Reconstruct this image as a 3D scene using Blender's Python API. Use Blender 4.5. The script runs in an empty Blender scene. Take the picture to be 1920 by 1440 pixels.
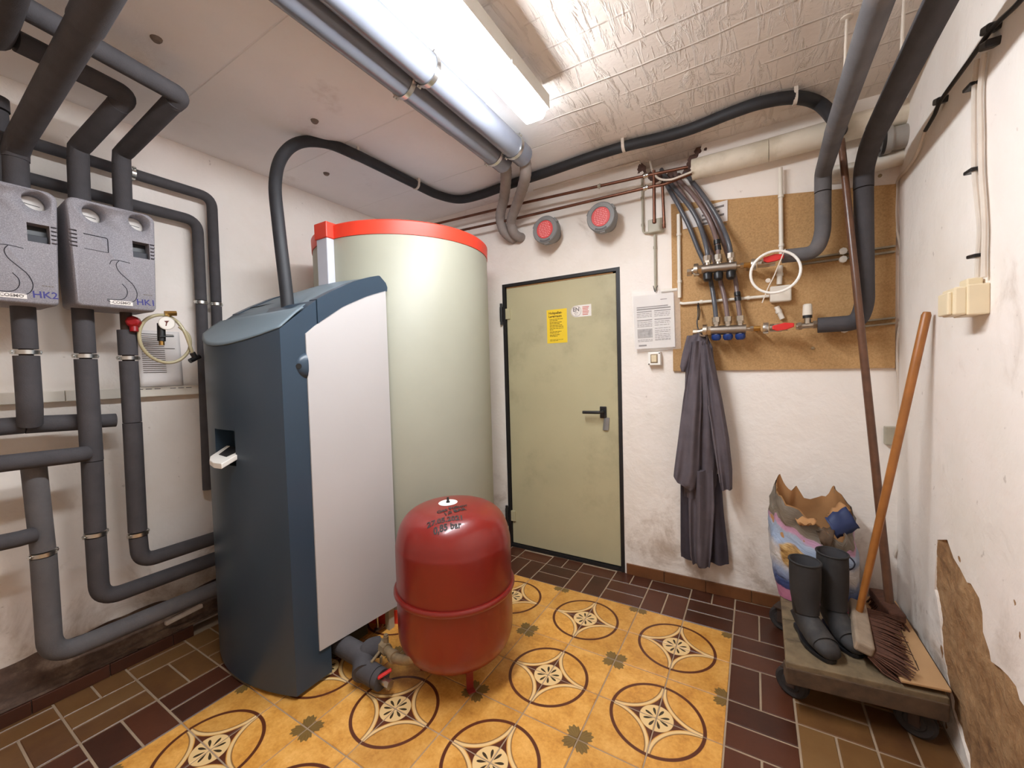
import bpy, bmesh, math, random
from mathutils import Vector, Matrix, noise
from mathutils.geometry import tessellate_polygon
V = Vector
SC = bpy.context.scene
COL = SC.collection
random.seed(7)
PI = math.pi

# ------------------------------------------------------------------ camera
cam_d = bpy.data.cameras.new('camera')
cam_d.sensor_width = 36.0
cam_d.lens = 760.645 / 1920 * 36.0
cam_d.clip_start = 0.02
cam = bpy.data.objects.new('camera', cam_d)
COL.objects.link(cam)
cr, cd, cf = V((0.85866, 0.51181, -0.02734)), V((-0.00548, -0.04416, -0.99901)), V((-0.51251, 0.85796, -0.03511))
m3 = Matrix((cr, -cd, -cf)).transposed()
cam.matrix_world = Matrix.Translation((0, 0, 1.37)) @ m3.to_4x4()
SC.camera = cam

# ------------------------------------------------------------------ world, exposure
w = bpy.data.worlds.new('world')
SC.world = w
w.use_nodes = True
w.node_tree.nodes['Background'].inputs[0].default_value = (0.5, 0.5, 0.5, 1)
w.node_tree.nodes['Background'].inputs[1].default_value = 0.05
SC.view_settings.view_transform = 'Standard'
SC.view_settings.look = 'None'
SC.view_settings.gamma = 1.0
SC.view_settings.use_curve_mapping = False
SC.view_settings.exposure = 0.46
LAMP_STRENGTH = 64.0
LAMP_COLOR = (0.95, 1.0, 1.06)
SC.cycles.max_bounces = 12
SC.cycles.diffuse_bounces = 9
SC.cycles.sample_clamp_indirect = 12.0
SC.cycles.use_denoising = True

XL, XR, YB, ZC, YF = -2.68, 0.60, 2.65, 2.65, -1.5


# ------------------------------------------------------------------ materials
def lin(c):
    return tuple(((x / 255) / 12.92 if x / 255 <= 0.04045 else (((x / 255) + 0.055) / 1.055) ** 2.4) for x in c)


class NT:
    """small helper around a node tree"""
    def __init__(s, name):
        s.mat = bpy.data.materials.new(name)
        s.mat.use_nodes = True
        s.t = s.mat.node_tree
        s.b = s.t.nodes['Principled BSDF']
        s.out = s.t.nodes['Material Output']

    def n(s, kind, **kw):
        nd = s.t.nodes.new(kind)
        for k, v in kw.items():
            setattr(nd, k, v)
        return nd

    def link(s, a, b):
        s.t.links.new(a, b)

    def setin(s, sock, v):
        if hasattr(v, 'is_output'):
            s.link(v, sock)
        elif isinstance(v, (tuple, list)) and len(v) == 3 and sock.type == 'RGBA':
            sock.default_value = (*v, 1)
        else:
            sock.default_value = v

    def m(s, op, a, b=0.0, c=None, clamp=False):
        nd = s.n('ShaderNodeMath', operation=op, use_clamp=clamp)
        s.setin(nd.inputs[0], a)
        s.setin(nd.inputs[1], b)
        if c is not None:
            s.setin(nd.inputs[2], c)
        return nd.outputs[0]

    def mix(s, f, a, b, mode='MIX'):
        nd = s.n('ShaderNodeMix', data_type='RGBA', blend_type=mode)
        s.setin(nd.inputs[0], f)
        s.setin(nd.inputs[6], a)
        s.setin(nd.inputs[7], b)
        return nd.outputs[2]

    def ramp(s, f, stops):
        nd = s.n('ShaderNodeValToRGB')
        cr_ = nd.color_ramp
        while len(cr_.elements) < len(stops):
            cr_.elements.new(0.5)
        for e, (p, c) in zip(cr_.elements, stops):
            e.position = p
            e.color = (*c, 1) if len(c) == 3 else c
        s.setin(nd.inputs[0], f)
        return nd.outputs[0]

    def step(s, f, lo, hi):
        nd = s.n('ShaderNodeMapRange', interpolation_type='SMOOTHSTEP')
        s.setin(nd.inputs[0], f)
        nd.inputs[1].default_value = lo
        nd.inputs[2].default_value = hi
        return nd.outputs[0]

    def coord(s, which='Object', scale=None):
        tc = s.n('ShaderNodeTexCoord').outputs[which]
        if scale:
            mp = s.n('ShaderNodeMapping')
            mp.inputs['Scale'].default_value = scale
            s.link(tc, mp.inputs[0])
            return mp.outputs[0]
        return tc

    def noise(s, co, scale, detail=4.0, rough=0.55, dist=0.0, col=False):
        nd = s.n('ShaderNodeTexNoise')
        s.link(co, nd.inputs['Vector'])
        nd.inputs['Scale'].default_value = scale
        nd.inputs['Detail'].default_value = detail
        nd.inputs['Roughness'].default_value = rough
        nd.inputs['Distortion'].default_value = dist
        return nd.outputs[1 if col else 0]

    def bump(s, h, strength=0.3, dist=0.01, prev=None):
        nd = s.n('ShaderNodeBump')
        nd.inputs['Strength'].default_value = strength
        nd.inputs['Distance'].default_value = dist
        s.link(h, nd.inputs['Height'])
        if prev is not None:
            s.link(prev, nd.inputs['Normal'])
        return nd.outputs[0]


def mat(name, rgb, rough=0.5, metal=0.0, var=0.10, vscale=9.0, bump=0.0, bscale=60.0, spec=0.5, coat=0.0, dirt=None, dirt_amt=0.5):
    k = NT(name)
    c = lin(rgb)
    co = k.coord()
    nz = k.noise(co, vscale, 5.0)
    lo = tuple(x * (1 - var) for x in c)
    hi = tuple(min(1, x * (1 + var)) for x in c)
    col = k.ramp(nz, [(0.3, lo), (0.7, hi)])
    if dirt is not None:
        col = k.mix(k.m('MULTIPLY', k.step(k.noise(co, vscale * 0.6, 8.0, 0.65), 0.5, 0.68), dirt_amt), col, lin(dirt))
    k.link(col, k.b.inputs['Base Color'])
    k.b.inputs['Roughness'].default_value = rough
    k.b.inputs['Metallic'].default_value = metal
    k.b.inputs['Specular IOR Level'].default_value = spec
    if coat:
        k.b.inputs['Coat Weight'].default_value = coat
        k.b.inputs['Coat Roughness'].default_value = 0.15
    if bump:
        k.link(k.bump(k.noise(co, bscale, 4.0), bump, 0.004), k.b.inputs['Normal'])
    return k.mat


M = {}
M['foam'] = mat('grey_foam', (74, 71, 73), 0.85, var=0.12, vscale=14, bump=0.25, bscale=180, spec=0.3)
M['foam_dusty'] = mat('dusty_grey_foam', (98, 95, 96), 0.9, var=0.16, vscale=8, bump=0.25, bscale=150, spec=0.25, dirt=(120, 110, 104), dirt_amt=0.5)
M['rubber'] = mat('black_rubber_hose', (38, 38, 41), 0.6, var=0.2, vscale=12, bump=0.15, bscale=90)
M['steel'] = mat('bright_zinc', (205, 203, 198), 0.28, 1.0, var=0.1)
M['nickel'] = mat('nickel_brass', (188, 178, 164), 0.3, 1.0, var=0.08)
M['bar'] = mat('stainless_bar', (150, 140, 130), 0.42, 1.0, var=0.1)
M['brass'] = mat('brass', (190, 148, 84), 0.35, 1.0, var=0.12)
M['olbrass'] = mat('dull_brass', (150, 130, 100), 0.5, 0.35, var=0.2, vscale=30, bump=0.2)
M['copper'] = mat('tarnished_copper', (122, 84, 68), 0.45, 0.9, var=0.22, vscale=14)
M['white_pvc'] = mat('white_plastic', (226, 218, 204), 0.45, var=0.05)
M['cream'] = mat('cream_plastic', (226, 209, 176), 0.42, var=0.04)
M['oldgrey'] = mat('old_grey_plastic', (172, 165, 146), 0.5, var=0.1)
M['cable'] = mat('cable_white', (214, 202, 188), 0.5, var=0.08)
M['black'] = mat('black_plastic', (26, 25, 26), 0.4, var=0.1)
M['darkslot'] = mat('dark_plastic', (30, 30, 40), 0.55, var=0.1)
M['red_lever'] = mat('red_plastic', (206, 38, 34), 0.4, var=0.06)
M['red_cap'] = mat('dark_red_plastic', (146, 16, 22), 0.35, var=0.06)
M['blue_cap'] = mat('blue_plastic', (26, 52, 110), 0.35, var=0.08)
M['white_zip'] = mat('bright_white_plastic', (240, 236, 228), 0.4, var=0.02)
M['paper'] = mat('white_paper', (226, 219, 214), 0.8, var=0.03)
M['ink'] = mat('grey_ink', (120, 112, 108), 0.8, var=0.05)
M['inkdark'] = mat('black_ink', (38, 34, 32), 0.7, var=0.05)
M['inkblue'] = mat('blue_marker', (48, 44, 118), 0.6, var=0.05)
M['inkred'] = mat('red_ink', (200, 110, 96), 0.8, var=0.05)
M['inkolive'] = mat('olive_ink', (112, 88, 20), 0.8, var=0.05)
M['photo'] = mat('printed_photo', (158, 152, 148), 0.8, var=0.35, vscale=60)
M['yellow'] = mat('yellow_label', (236, 200, 44), 0.5, var=0.03)
M['label'] = mat('white_label', (232, 224, 216), 0.5, var=0.03)
M['slate'] = mat('slate_blue_plastic', (48, 63, 77), 0.36, var=0.05, vscale=4, bump=0.04, bscale=300)
M['topgrey'] = mat('blue_grey_plastic', (104, 118, 126), 0.5, var=0.05, vscale=5, bump=0.04, bscale=300)
M['white_panel'] = mat('white_painted_panel', (186, 181, 179), 0.45, var=0.02, vscale=3, bump=0.05, bscale=220)
M['tankskin'] = mat('ivory_tank_jacket', (158, 156, 139), 0.5, var=0.04, vscale=3)
M['tankred'] = mat('orange_red_plastic', (226, 64, 42), 0.45, var=0.04)
M['strip'] = mat('grey_white_strip', (196, 196, 204), 0.4, var=0.03)
M['dark'] = mat('dark_interior', (24, 23, 23), 0.8, var=0.1)
M['vessel'] = mat('red_gloss_paint', (124, 27, 19), 0.34, var=0.06, vscale=4, coat=0.35)
M['epp'] = None
M['pipe_pvc'] = mat('grey_pvc_pipe', (118, 121, 131), 0.14, var=0.06)
M['flex'] = mat('grey_flex_hose', (140, 130, 124), 0.7, var=0.14, vscale=14)
M['capgrey'] = mat('grey_cast_metal', (128, 126, 124), 0.55, 0.1, var=0.1)
M['capred'] = mat('red_disc_label', (208, 74, 72), 0.55, var=0.06)
M['pinkline'] = mat('pale_print', (236, 160, 158), 0.6, var=0.03)
M['door'] = mat('olive_grey_door_paint', (184, 175, 140), 0.5, var=0.06, vscale=2.4, bump=0.1, bscale=240, dirt=(112, 100, 78), dirt_amt=0.35)
M['frame'] = mat('black_door_frame', (30, 28, 28), 0.5, var=0.25)
M['tape'] = mat('silver_tape', (150, 148, 146), 0.35, 0.6, var=0.1)
M['insul'] = mat('white_pipe_wrap', (222, 211, 192), 0.55, var=0.06, vscale=7, bump=0.15, bscale=40, dirt=(178, 164, 134), dirt_amt=0.4)
M['sleeve'] = mat('grey_drain_pipe', (150, 145, 138), 0.4, var=0.1)
M['hose_dark'] = mat('dark_blue_grey_hose', (84, 85, 90), 0.3, var=0.1)
M['hose_brown'] = mat('grey_brown_hose', (118, 98, 94), 0.35, var=0.1)
M['rail'] = mat('grey_rail', (140, 130, 112), 0.5, 0.3, var=0.1)
M['fabric'] = mat('grey_work_cloth', (98, 90, 95), 0.95, var=0.12, vscale=16, bump=0.35, bscale=260, spec=0.15)
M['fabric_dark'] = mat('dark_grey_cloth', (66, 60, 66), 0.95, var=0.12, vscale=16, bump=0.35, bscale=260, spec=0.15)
M['seam'] = mat('pale_seam_thread', (112, 105, 110), 0.95, var=0.1)
M['boot'] = mat('dusty_black_rubber', (42, 40, 40), 0.7, var=0.3, vscale=9, dirt=(92, 86, 80), dirt_amt=0.4)
M['boot_in'] = mat('boot_lining', (66, 64, 66), 0.9, var=0.1)
M['handle_dark'] = mat('dark_wood_handle', (100, 68, 50), 0.3, var=0.25, vscale=18)
M['handle_orange'] = mat('varnished_wood_handle', (156, 98, 44), 0.38, var=0.18, vscale=12)
M['brush_block'] = mat('weathered_wood_block', (150, 132, 112), 0.8, var=0.2, vscale=25, bump=0.3)
M['bristle'] = mat('brown_bristles', (86, 52, 36), 0.8, var=0.3, vscale=60)
M['cartwood'] = mat('worn_plank_wood', (120, 102, 76), 0.8, var=0.25, vscale=16, bump=0.4, bscale=70, dirt=(80, 66, 50), dirt_amt=0.7)
M['cartside'] = mat('dark_plank_edge', (84, 64, 46), 0.85, var=0.3, vscale=22, bump=0.4, bscale=60)
M['wheel'] = mat('dark_wheel_rubber', (46, 41, 39), 0.8, var=0.2)
M['castiron'] = mat('rusty_iron', (74, 58, 50), 0.7, 0.4, var=0.3)
M['cardboard'] = mat('brown_cardboard', (190, 150, 106), 0.8, var=0.06)
M['kraft'] = mat('kraft_paper', (176, 130, 84), 0.85, var=0.12, vscale=8)
M['hose_clear'] = mat('clear_yellowed_hose', (178, 166, 132), 0.25, var=0.08)
M['housing'] = mat('lamp_housing', (220, 218, 210), 0.5, var=0.03)
M['blueprint_dark'] = mat('navy_print', (38, 52, 92), 0.6, var=0.1)


def make_special():
    # plaster walls
    k = NT('rough_white_plaster')
    co = k.coord()
    n1 = k.noise(co, 1.6, 6.0, 0.6)
    base = k.ramp(n1, [(0.28, lin((232, 222, 210))), (0.5, lin((241, 233, 224))), (0.72, lin((245, 238, 230)))])
    pinkm = k.step(k.noise(co, 0.8, 3.0), 0.52, 0.68)
    base = k.mix(k.m('MULTIPLY', pinkm, 0.35), base, lin((240, 222, 214)))
    sep = k.n('ShaderNodeSeparateXYZ')
    k.link(co, sep.inputs[0])
    z = sep.outputs[2]
    low = k.m('SUBTRACT', 1.0, k.step(z, 0.05, 0.75))
    st = k.step(k.m('ADD', k.noise(co, 3.2, 8.0, 0.68, 0.6), k.m('MULTIPLY', low, 0.22)), 0.60, 0.88)
    base = k.mix(k.m('MULTIPLY', st, 0.7), base, lin((150, 122, 92)))
    spots = k.step(k.noise(co, 26.0, 3.0, 0.5), 0.72, 0.78)
    base = k.mix(k.m('MULTIPLY', spots, 0.35), base, lin((140, 120, 100)))
    k.link(base, k.b.inputs['Base Color'])
    k.b.inputs['Roughness'].default_value = 0.85
    k.b.inputs['Specular IOR Level'].default_value = 0.25
    b1 = k.bump(k.noise(co, 7.0, 5.0, 0.55, 0.3), 0.45, 0.02)
    b2 = k.bump(k.noise(co, 60.0, 4.0), 0.25, 0.004, b1)
    k.link(b2, k.b.inputs['Normal'])
    M['plaster'] = k.mat

    # ceiling: smooth plaster on one side, board-marked concrete on the other
    k = NT('ceiling_concrete')
    co = k.coord()
    sep = k.n('ShaderNodeSeparateXYZ')
    k.link(co, sep.inputs[0])
    x, y = sep.outputs[0], sep.outputs[1]
    right = k.step(x, -0.98, -0.72)
    wob = k.m('MULTIPLY', k.m('SUBTRACT', k.noise(co, 1.6, 3.0), 0.5), 0.05)
    yy = k.m('ADD', k.m('ADD', y, k.m('MULTIPLY', x, 0.0)), wob)
    fr = k.m('FRACT', k.m('DIVIDE', yy, 0.145))
    ridge = k.m('SUBTRACT', 1.0, k.step(k.m('ABSOLUTE', k.m('SUBTRACT', fr, 0.5)), 0.0, 0.055))
    brk = k.step(k.noise(co, 3.0, 4.0), 0.40, 0.55)
    ridge = k.m('MULTIPLY', ridge, brk)
    mp = k.n('ShaderNodeMapping')
    mp.inputs['Scale'].default_value = (1.0, 0.16, 1.0)
    mp.inputs['Rotation'].default_value = (0, 0, 0.12)
    k.link(co, mp.inputs[0])
    scr = k.noise(mp.outputs[0], 26.0, 5.0, 0.65, 0.9)
    scrm = k.step(scr, 0.50, 0.66)
    lump = k.step(k.noise(co, 14.0, 6.0, 0.7, 0.8), 0.56, 0.72)
    lumpm = k.m('MULTIPLY', lump, k.step(k.noise(co, 2.2, 2.0), 0.52, 0.62))
    h = k.m('ADD', k.m('MULTIPLY', ridge, 1.0), k.m('MULTIPLY', scrm, 0.6))
    h = k.m('ADD', h, k.m('MULTIPLY', lumpm, 0.9))
    h = k.m('MULTIPLY', h, right)
    h = k.m('ADD', h, k.m('MULTIPLY', k.noise(co, 40.0, 4.0), 0.10))
    frx = k.m('FRACT', k.m('DIVIDE', k.m('ADD', y, 0.06), 0.63))
    seam = k.m('SUBTRACT', 1.0, k.step(k.m('ABSOLUTE', k.m('SUBTRACT', frx, 0.5)), 0.0, 0.008))
    seam = k.m('MULTIPLY', seam, k.m('SUBTRACT', 1.0, right))
    h = k.m('SUBTRACT', h, k.m('MULTIPLY', seam, 0.35))
    n1 = k.noise(co, 1.8, 6.0, 0.6)
    colL = k.ramp(n1, [(0.3, lin((234, 231, 230))), (0.7, lin((243, 240, 239)))])
    colR = k.ramp(n1, [(0.3, lin((226, 214, 203))), (0.7, lin((238, 228, 218)))])
    col = k.mix(right, colL, colR)
    stn = k.step(k.noise(co, 2.6, 8.0, 0.7), 0.58, 0.75)
    col = k.mix(k.m('MULTIPLY', stn, 0.3), col, lin((160, 136, 122)))
    k.link(col, k.b.inputs['Base Color'])
    k.b.inputs['Roughness'].default_value = 0.85
    k.b.inputs['Specular IOR Level'].default_value = 0.2
    k.link(k.bump(h, 0.55, 0.022), k.b.inputs['Normal'])
    M['ceiling'] = k.mat

    # patterned amber floor tile: uv (0,0) is the corner the circle turns about, (1,1) the corner with the leaf
    k = NT('amber_patterned_tile')
    uv = k.coord('UV')
    co = k.coord('Object')
    oi = k.n('ShaderNodeObjectInfo')
    sep = k.n('ShaderNodeSeparateXYZ')
    k.link(uv, sep.inputs[0])
    u, v = sep.outputs[0], sep.outputs[1]
    off = k.n('ShaderNodeVectorMath', operation='MULTIPLY_ADD')
    comb = k.n('ShaderNodeCombineXYZ')
    k.link(oi.outputs['Random'], comb.inputs[0])
    k.link(oi.outputs['Random'], comb.inputs[1])
    off.inputs[1].default_value = (17, 29, 5)
    k.link(comb.outputs[0], off.inputs[0])
    k.link(co, off.inputs[2])
    pos = off.outputs[0]
    n1 = k.noise(pos, 9.0, 7.0, 0.65)
    n2 = k.noise(pos, 70.0, 5.0, 0.7)
    base = k.ramp(k.m('ADD', k.m('MULTIPLY', n1, 0.65), k.m('MULTIPLY', n2, 0.35)),
                  [(0.3, lin((166, 104, 40))), (0.48, lin((208, 148, 66))), (0.62, lin((226, 170, 90))), (0.78, lin((236, 192, 124)))])
    ht = k.m('ADD', 0.86, k.m('MULTIPLY', oi.outputs['Random'], 0.2))
    base = k.mix(1.0, base, (1, 1, 1), 'MULTIPLY')
    hsv = k.n('ShaderNodeHueSaturation')
    k.link(base, hsv.inputs['Color'])
    k.link(ht, hsv.inputs['Value'])
    base = hsv.outputs[0]
    r = k.m('SQRT', k.m('ADD', k.m('MULTIPLY', u, u), k.m('MULTIPLY', v, v)))
    du, dv = k.m('SUBTRACT', u, 0.717), k.m('SUBTRACT', v, 0.717)
    d = k.m('SQRT', k.m('ADD', k.m('MULTIPLY', du, du), k.m('MULTIPLY', dv, dv)))
    brown = lin((88, 42, 22))
    creamc = lin((226, 190, 132))
    def band(val, c0, wd, soft=0.012):
        return k.m('SUBTRACT', 1.0, k.step(k.m('ABSOLUTE', k.m('SUBTRACT', val, c0)), wd, wd + soft))
    inside = k.m('SUBTRACT', 1.0, k.step(r, 0.70, 0.715))
    star = k.m('MULTIPLY', k.step(d, 0.735, 0.75), inside)
    col = k.mix(star, base, brown)
    arc = k.m('MULTIPLY', band(d, 0.70, 0.022), inside)
    arcd = k.m('MULTIPLY', band(d, 0.672, 0.004), inside)
    col = k.mix(arc, col, creamc)
    col = k.mix(k.m('MULTIPLY', arcd, 0.7), col, brown)
    col = k.mix(k.m('SUBTRACT', 1.0, k.step(r, 0.262, 0.275)), col, creamc)
    ang = k.m('ARCTAN2', v, u)
    pa = k.m('COSINE', k.m('MULTIPLY', k.m('SUBTRACT', ang, PI / 8), 8.0))
    lw = k.m('MULTIPLY', k.m('SINE', k.m('MULTIPLY', k.m('DIVIDE', k.m('SUBTRACT', r, 0.05), 0.17), PI)), 1.0)
    inr = k.m('MULTIPLY', k.step(r, 0.05, 0.06), k.m('SUBTRACT', 1.0, k.step(r, 0.21, 0.22)))
    petal = k.m('MULTIPLY', k.step(k.m('ADD', pa, k.m('MULTIPLY', lw, 0.75)), 1.05, 1.2), inr)
    col = k.mix(petal, col, lin((60, 46, 26)))
    col = k.mix(band(r, 0.735, 0.022), col, brown)
    # leaf rosette at the opposite corner
    eu, ev = k.m('SUBTRACT', 1.0, u), k.m('SUBTRACT', 1.0, v)
    rr = k.m('SQRT', k.m('ADD', k.m('MULTIPLY', eu, eu), k.m('MULTIPLY', ev, ev)))
    an2 = k.m('ARCTAN2', ev, eu)
    lob = k.m('ADD', 0.15, k.m('MULTIPLY', k.m('ABSOLUTE', k.m('SINE', k.m('MULTIPLY', an2, 2.0))), 0.10))
    lob = k.m('ADD', lob, k.m('MULTIPLY', k.m('COSINE', k.m('MULTIPLY', an2, 20.0)), 0.018))
    leaf = k.m('SUBTRACT', 1.0, k.step(k.m('SUBTRACT', rr, lob), -0.006, 0.008))
    vein = band(k.m('FRACT', k.m('MULTIPLY', an2, 3.82)), 0.5, 0.06, 0.05)
    leafc = k.mix(k.m('MULTIPLY', vein, 0.45), lin((98, 78, 40)), lin((140, 112, 62)))
    col = k.mix(k.m('MULTIPLY', leaf, 0.9), col, leafc)
    k.link(col, k.b.inputs['Base Color'])
    k.b.inputs['Roughness'].default_value = 0.38
    k.link(k.bump(k.noise(co, 60.0, 4.0), 0.08, 0.003), k.b.inputs['Normal'])
    M['tile'] = k.mat

    # fired brick tiles
    def brick(name, a, b, c):
        k = NT(name)
        co = k.coord('Object')
        oi = k.n('ShaderNodeObjectInfo')
        comb = k.n('ShaderNodeCombineXYZ')
        k.link(oi.outputs['Random'], comb.inputs[0])
        off = k.n('ShaderNodeVectorMath', operation='MULTIPLY_ADD')
        k.link(comb.outputs[0], off.inputs[0])
        off.inputs[1].default_value = (41, 0, 0)
        k.link(co, off.inputs[2])
        n1 = k.noise(off.outputs[0], 7.0, 7.0, 0.65)
        f = k.m('ADD', k.m('MULTIPLY', n1, 0.6), k.m('MULTIPLY', oi.outputs['Random'], 0.4))
        col = k.ramp(f, [(0.25, lin(a)), (0.5, lin(b)), (0.75, lin(c))])
        k.link(col, k.b.inputs['Base Color'])
        k.b.inputs['Roughness'].default_value = 0.36
        k.link(k.bump(k.noise(co, 45.0, 4.0), 0.12, 0.003), k.b.inputs['Normal'])
        return k.mat
    M['brick_dark'] = brick('dark_red_brown_brick', (58, 30, 19), (76, 40, 25), (88, 48, 30))
    M['brick_ochre'] = brick('ochre_brown_brick', (88, 56, 34), (112, 78, 44), (122, 90, 54))
    M['grout'] = mat('floor_grout', (158, 136, 112), 0.9, var=0.15, vscale=8)

    # speckled grey insulation cover
    k = NT('speckled_grey_epp')
    co = k.coord()
    vo = k.n('ShaderNodeTexVoronoi')
    vo.inputs['Scale'].default_value = 330
    k.link(co, vo.inputs['Vector'])
    sp = k.noise(co, 240.0, 3.0)
    col = k.ramp(k.m('ADD', k.m('MULTIPLY', vo.outputs['Distance'], 0.5), k.m('MULTIPLY', sp, 0.5)),
                 [(0.2, lin((116, 113, 117))), (0.5, lin((142, 138, 143))), (0.75, lin((160, 156, 160)))])
    k.link(col, k.b.inputs['Base Color'])
    k.b.inputs['Roughness'].default_value = 0.75
    k.link(k.bump(vo.outputs['Distance'], 0.12, 0.003), k.b.inputs['Normal'])
    M['epp'] = k.mat

    # particle board
    k = NT('particle_board')
    co = k.coord()
    n1 = k.noise(co, 2.0, 3.0)
    n2 = k.noise(co, 140.0, 3.0, 0.7)
    col = k.ramp(k.m('ADD', k.m('MULTIPLY', n1, 0.4), k.m('MULTIPLY', n2, 0.6)),
                 [(0.3, lin((150, 112, 68))), (0.52, lin((184, 144, 94))), (0.72, lin((200, 162, 114)))])
    k.link(col, k.b.inputs['Base Color'])
    k.b.inputs['Roughness'].default_value = 0.75
    M['board'] = k.mat

    # exposed masonry
    k = NT('crumbling_mortar')
    co = k.coord()
    n1 = k.noise(co, 5.0, 8.0, 0.65)
    n2 = k.noise(co, 24.0, 5.0, 0.65)
    col = k.ramp(k.m('ADD', k.m('MULTIPLY', n1, 0.6), k.m('MULTIPLY', n2, 0.4)),
                 [(0.28, lin((92, 62, 40))), (0.46, lin((150, 112, 74))), (0.62, lin((176, 140, 100))), (0.78, lin((196, 164, 126)))])
    pits = k.step(k.noise(co, 12.0, 4.0, 0.6, 0.8), 0.66, 0.74)
    col = k.mix(k.m('MULTIPLY', pits, 0.75), col, lin((62, 38, 30)))
    k.link(col, k.b.inputs['Base Color'])
    k.b.inputs['Roughness'].default_value = 0.95
    b1 = k.bump(n1, 0.8, 0.03)
    k.link(k.bump(n2, 0.6, 0.01, b1), k.b.inputs['Normal'])
    M['mortar'] = k.mat

    # dirty cement
    k = NT('dirty_cement')
    co = k.coord()
    n1 = k.noise(co, 6.0, 8.0, 0.7)
    col = k.ramp(n1, [(0.3, lin((62, 46, 40))), (0.5, lin((98, 78, 66))), (0.72, lin((150, 128, 108)))])
    k.link(col, k.b.inputs['Base Color'])
    k.b.inputs['Roughness'].default_value = 0.95
    k.link(k.bump(n1, 0.6, 0.02), k.b.inputs['Normal'])
    M['cement'] = k.mat

    # lamp diffuser
    k = NT('glowing_diffuser')
    em = k.n('ShaderNodeEmission')
    em.inputs[0].default_value = (*LAMP_COLOR, 1)
    em.inputs[1].default_value = LAMP_STRENGTH
    k.link(em.outputs[0], k.out.inputs[0])
    M['diffuser'] = k.mat

    # clear plastic sleeve
    k = NT('clear_plastic_film')
    k.b.inputs['Base Color'].default_value = (0.95, 0.94, 0.92, 1)
    k.b.inputs['Roughness'].default_value = 0.2
    k.b.inputs['Alpha'].default_value = 0.22
    k.link(k.bump(k.noise(k.coord('Object', (1, 1, 0.25)), 30.0, 3.0), 0.5, 0.01), k.b.inputs['Normal'])
    M['film'] = k.mat

    # printed paper sack: uv.x around, uv.y up
    k = NT('printed_sack_paper')
    uv = k.coord('UV')
    sep = k.n('ShaderNodeSeparateXYZ')
    k.link(uv, sep.inputs[0])
    u, v = sep.outputs[0], sep.outputs[1]
    nz = k.noise(uv, 9.0, 5.0, 0.6)
    vv = k.m('ADD', v, k.m('MULTIPLY', k.m('SUBTRACT', nz, 0.5), 0.10))
    col = k.ramp(vv, [(0.00, lin((188, 120, 150))), (0.115, lin((188, 124, 152))), (0.125, lin((44, 58, 104))), (0.20, lin((62, 84, 136))),
                      (0.30, lin((146, 160, 188))), (0.40, lin((214, 210, 206))), (0.52, lin((206, 200, 196))), (0.60, lin((150, 166, 192))),
                      (0.72, lin((160, 172, 190))), (0.74, lin((196, 150, 176))), (0.79, lin((190, 146, 170))), (0.80, lin((132, 120, 104))), (1.0, lin((120, 110, 98)))])
    pu, pv = k.m('SUBTRACT', u, 0.70), k.m('SUBTRACT', v, 0.50)
    pr_ = k.m('SQRT', k.m('ADD', k.m('MULTIPLY', k.m('MULTIPLY', pu, pu), 5.0), k.m('MULTIPLY', pv, pv)))
    pr_ = k.m('ADD', pr_, k.m('MULTIPLY', k.m('SUBTRACT', k.noise(uv, 5.0, 4.0), 0.5), 0.12))
    food = k.m('SUBTRACT', 1.0, k.step(pr_, 0.14, 0.17))
    foodc = k.ramp(k.noise(uv, 22.0, 5.0), [(0.35, lin((122, 84, 44))), (0.55, lin((186, 148, 90))), (0.7, lin((214, 186, 138)))])
    col = k.mix(food, col, foodc)
    cu, cv = k.m('SUBTRACT', u, 0.86), k.m('SUBTRACT', v, 0.64)
    cr2 = k.m('SQRT', k.m('ADD', k.m('MULTIPLY', k.m('MULTIPLY', cu, cu), 6.0), k.m('MULTIPLY', cv, cv)))
    ringm = k.m('SUBTRACT', 1.0, k.step(k.m('ABSOLUTE', k.m('SUBTRACT', cr2, 0.085)), 0.008, 0.014))
    col = k.mix(ringm, col, lin((40, 46, 66)))
    k.link(col, k.b.inputs['Base Color'])
    k.b.inputs['Roughness'].default_value = 0.45
    k.link(k.bump(k.noise(uv, 7.0, 5.0, 0.6, 0.6), 0.5, 0.03), k.b.inputs['Normal'])
    M['sack'] = k.mat


make_special()


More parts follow.
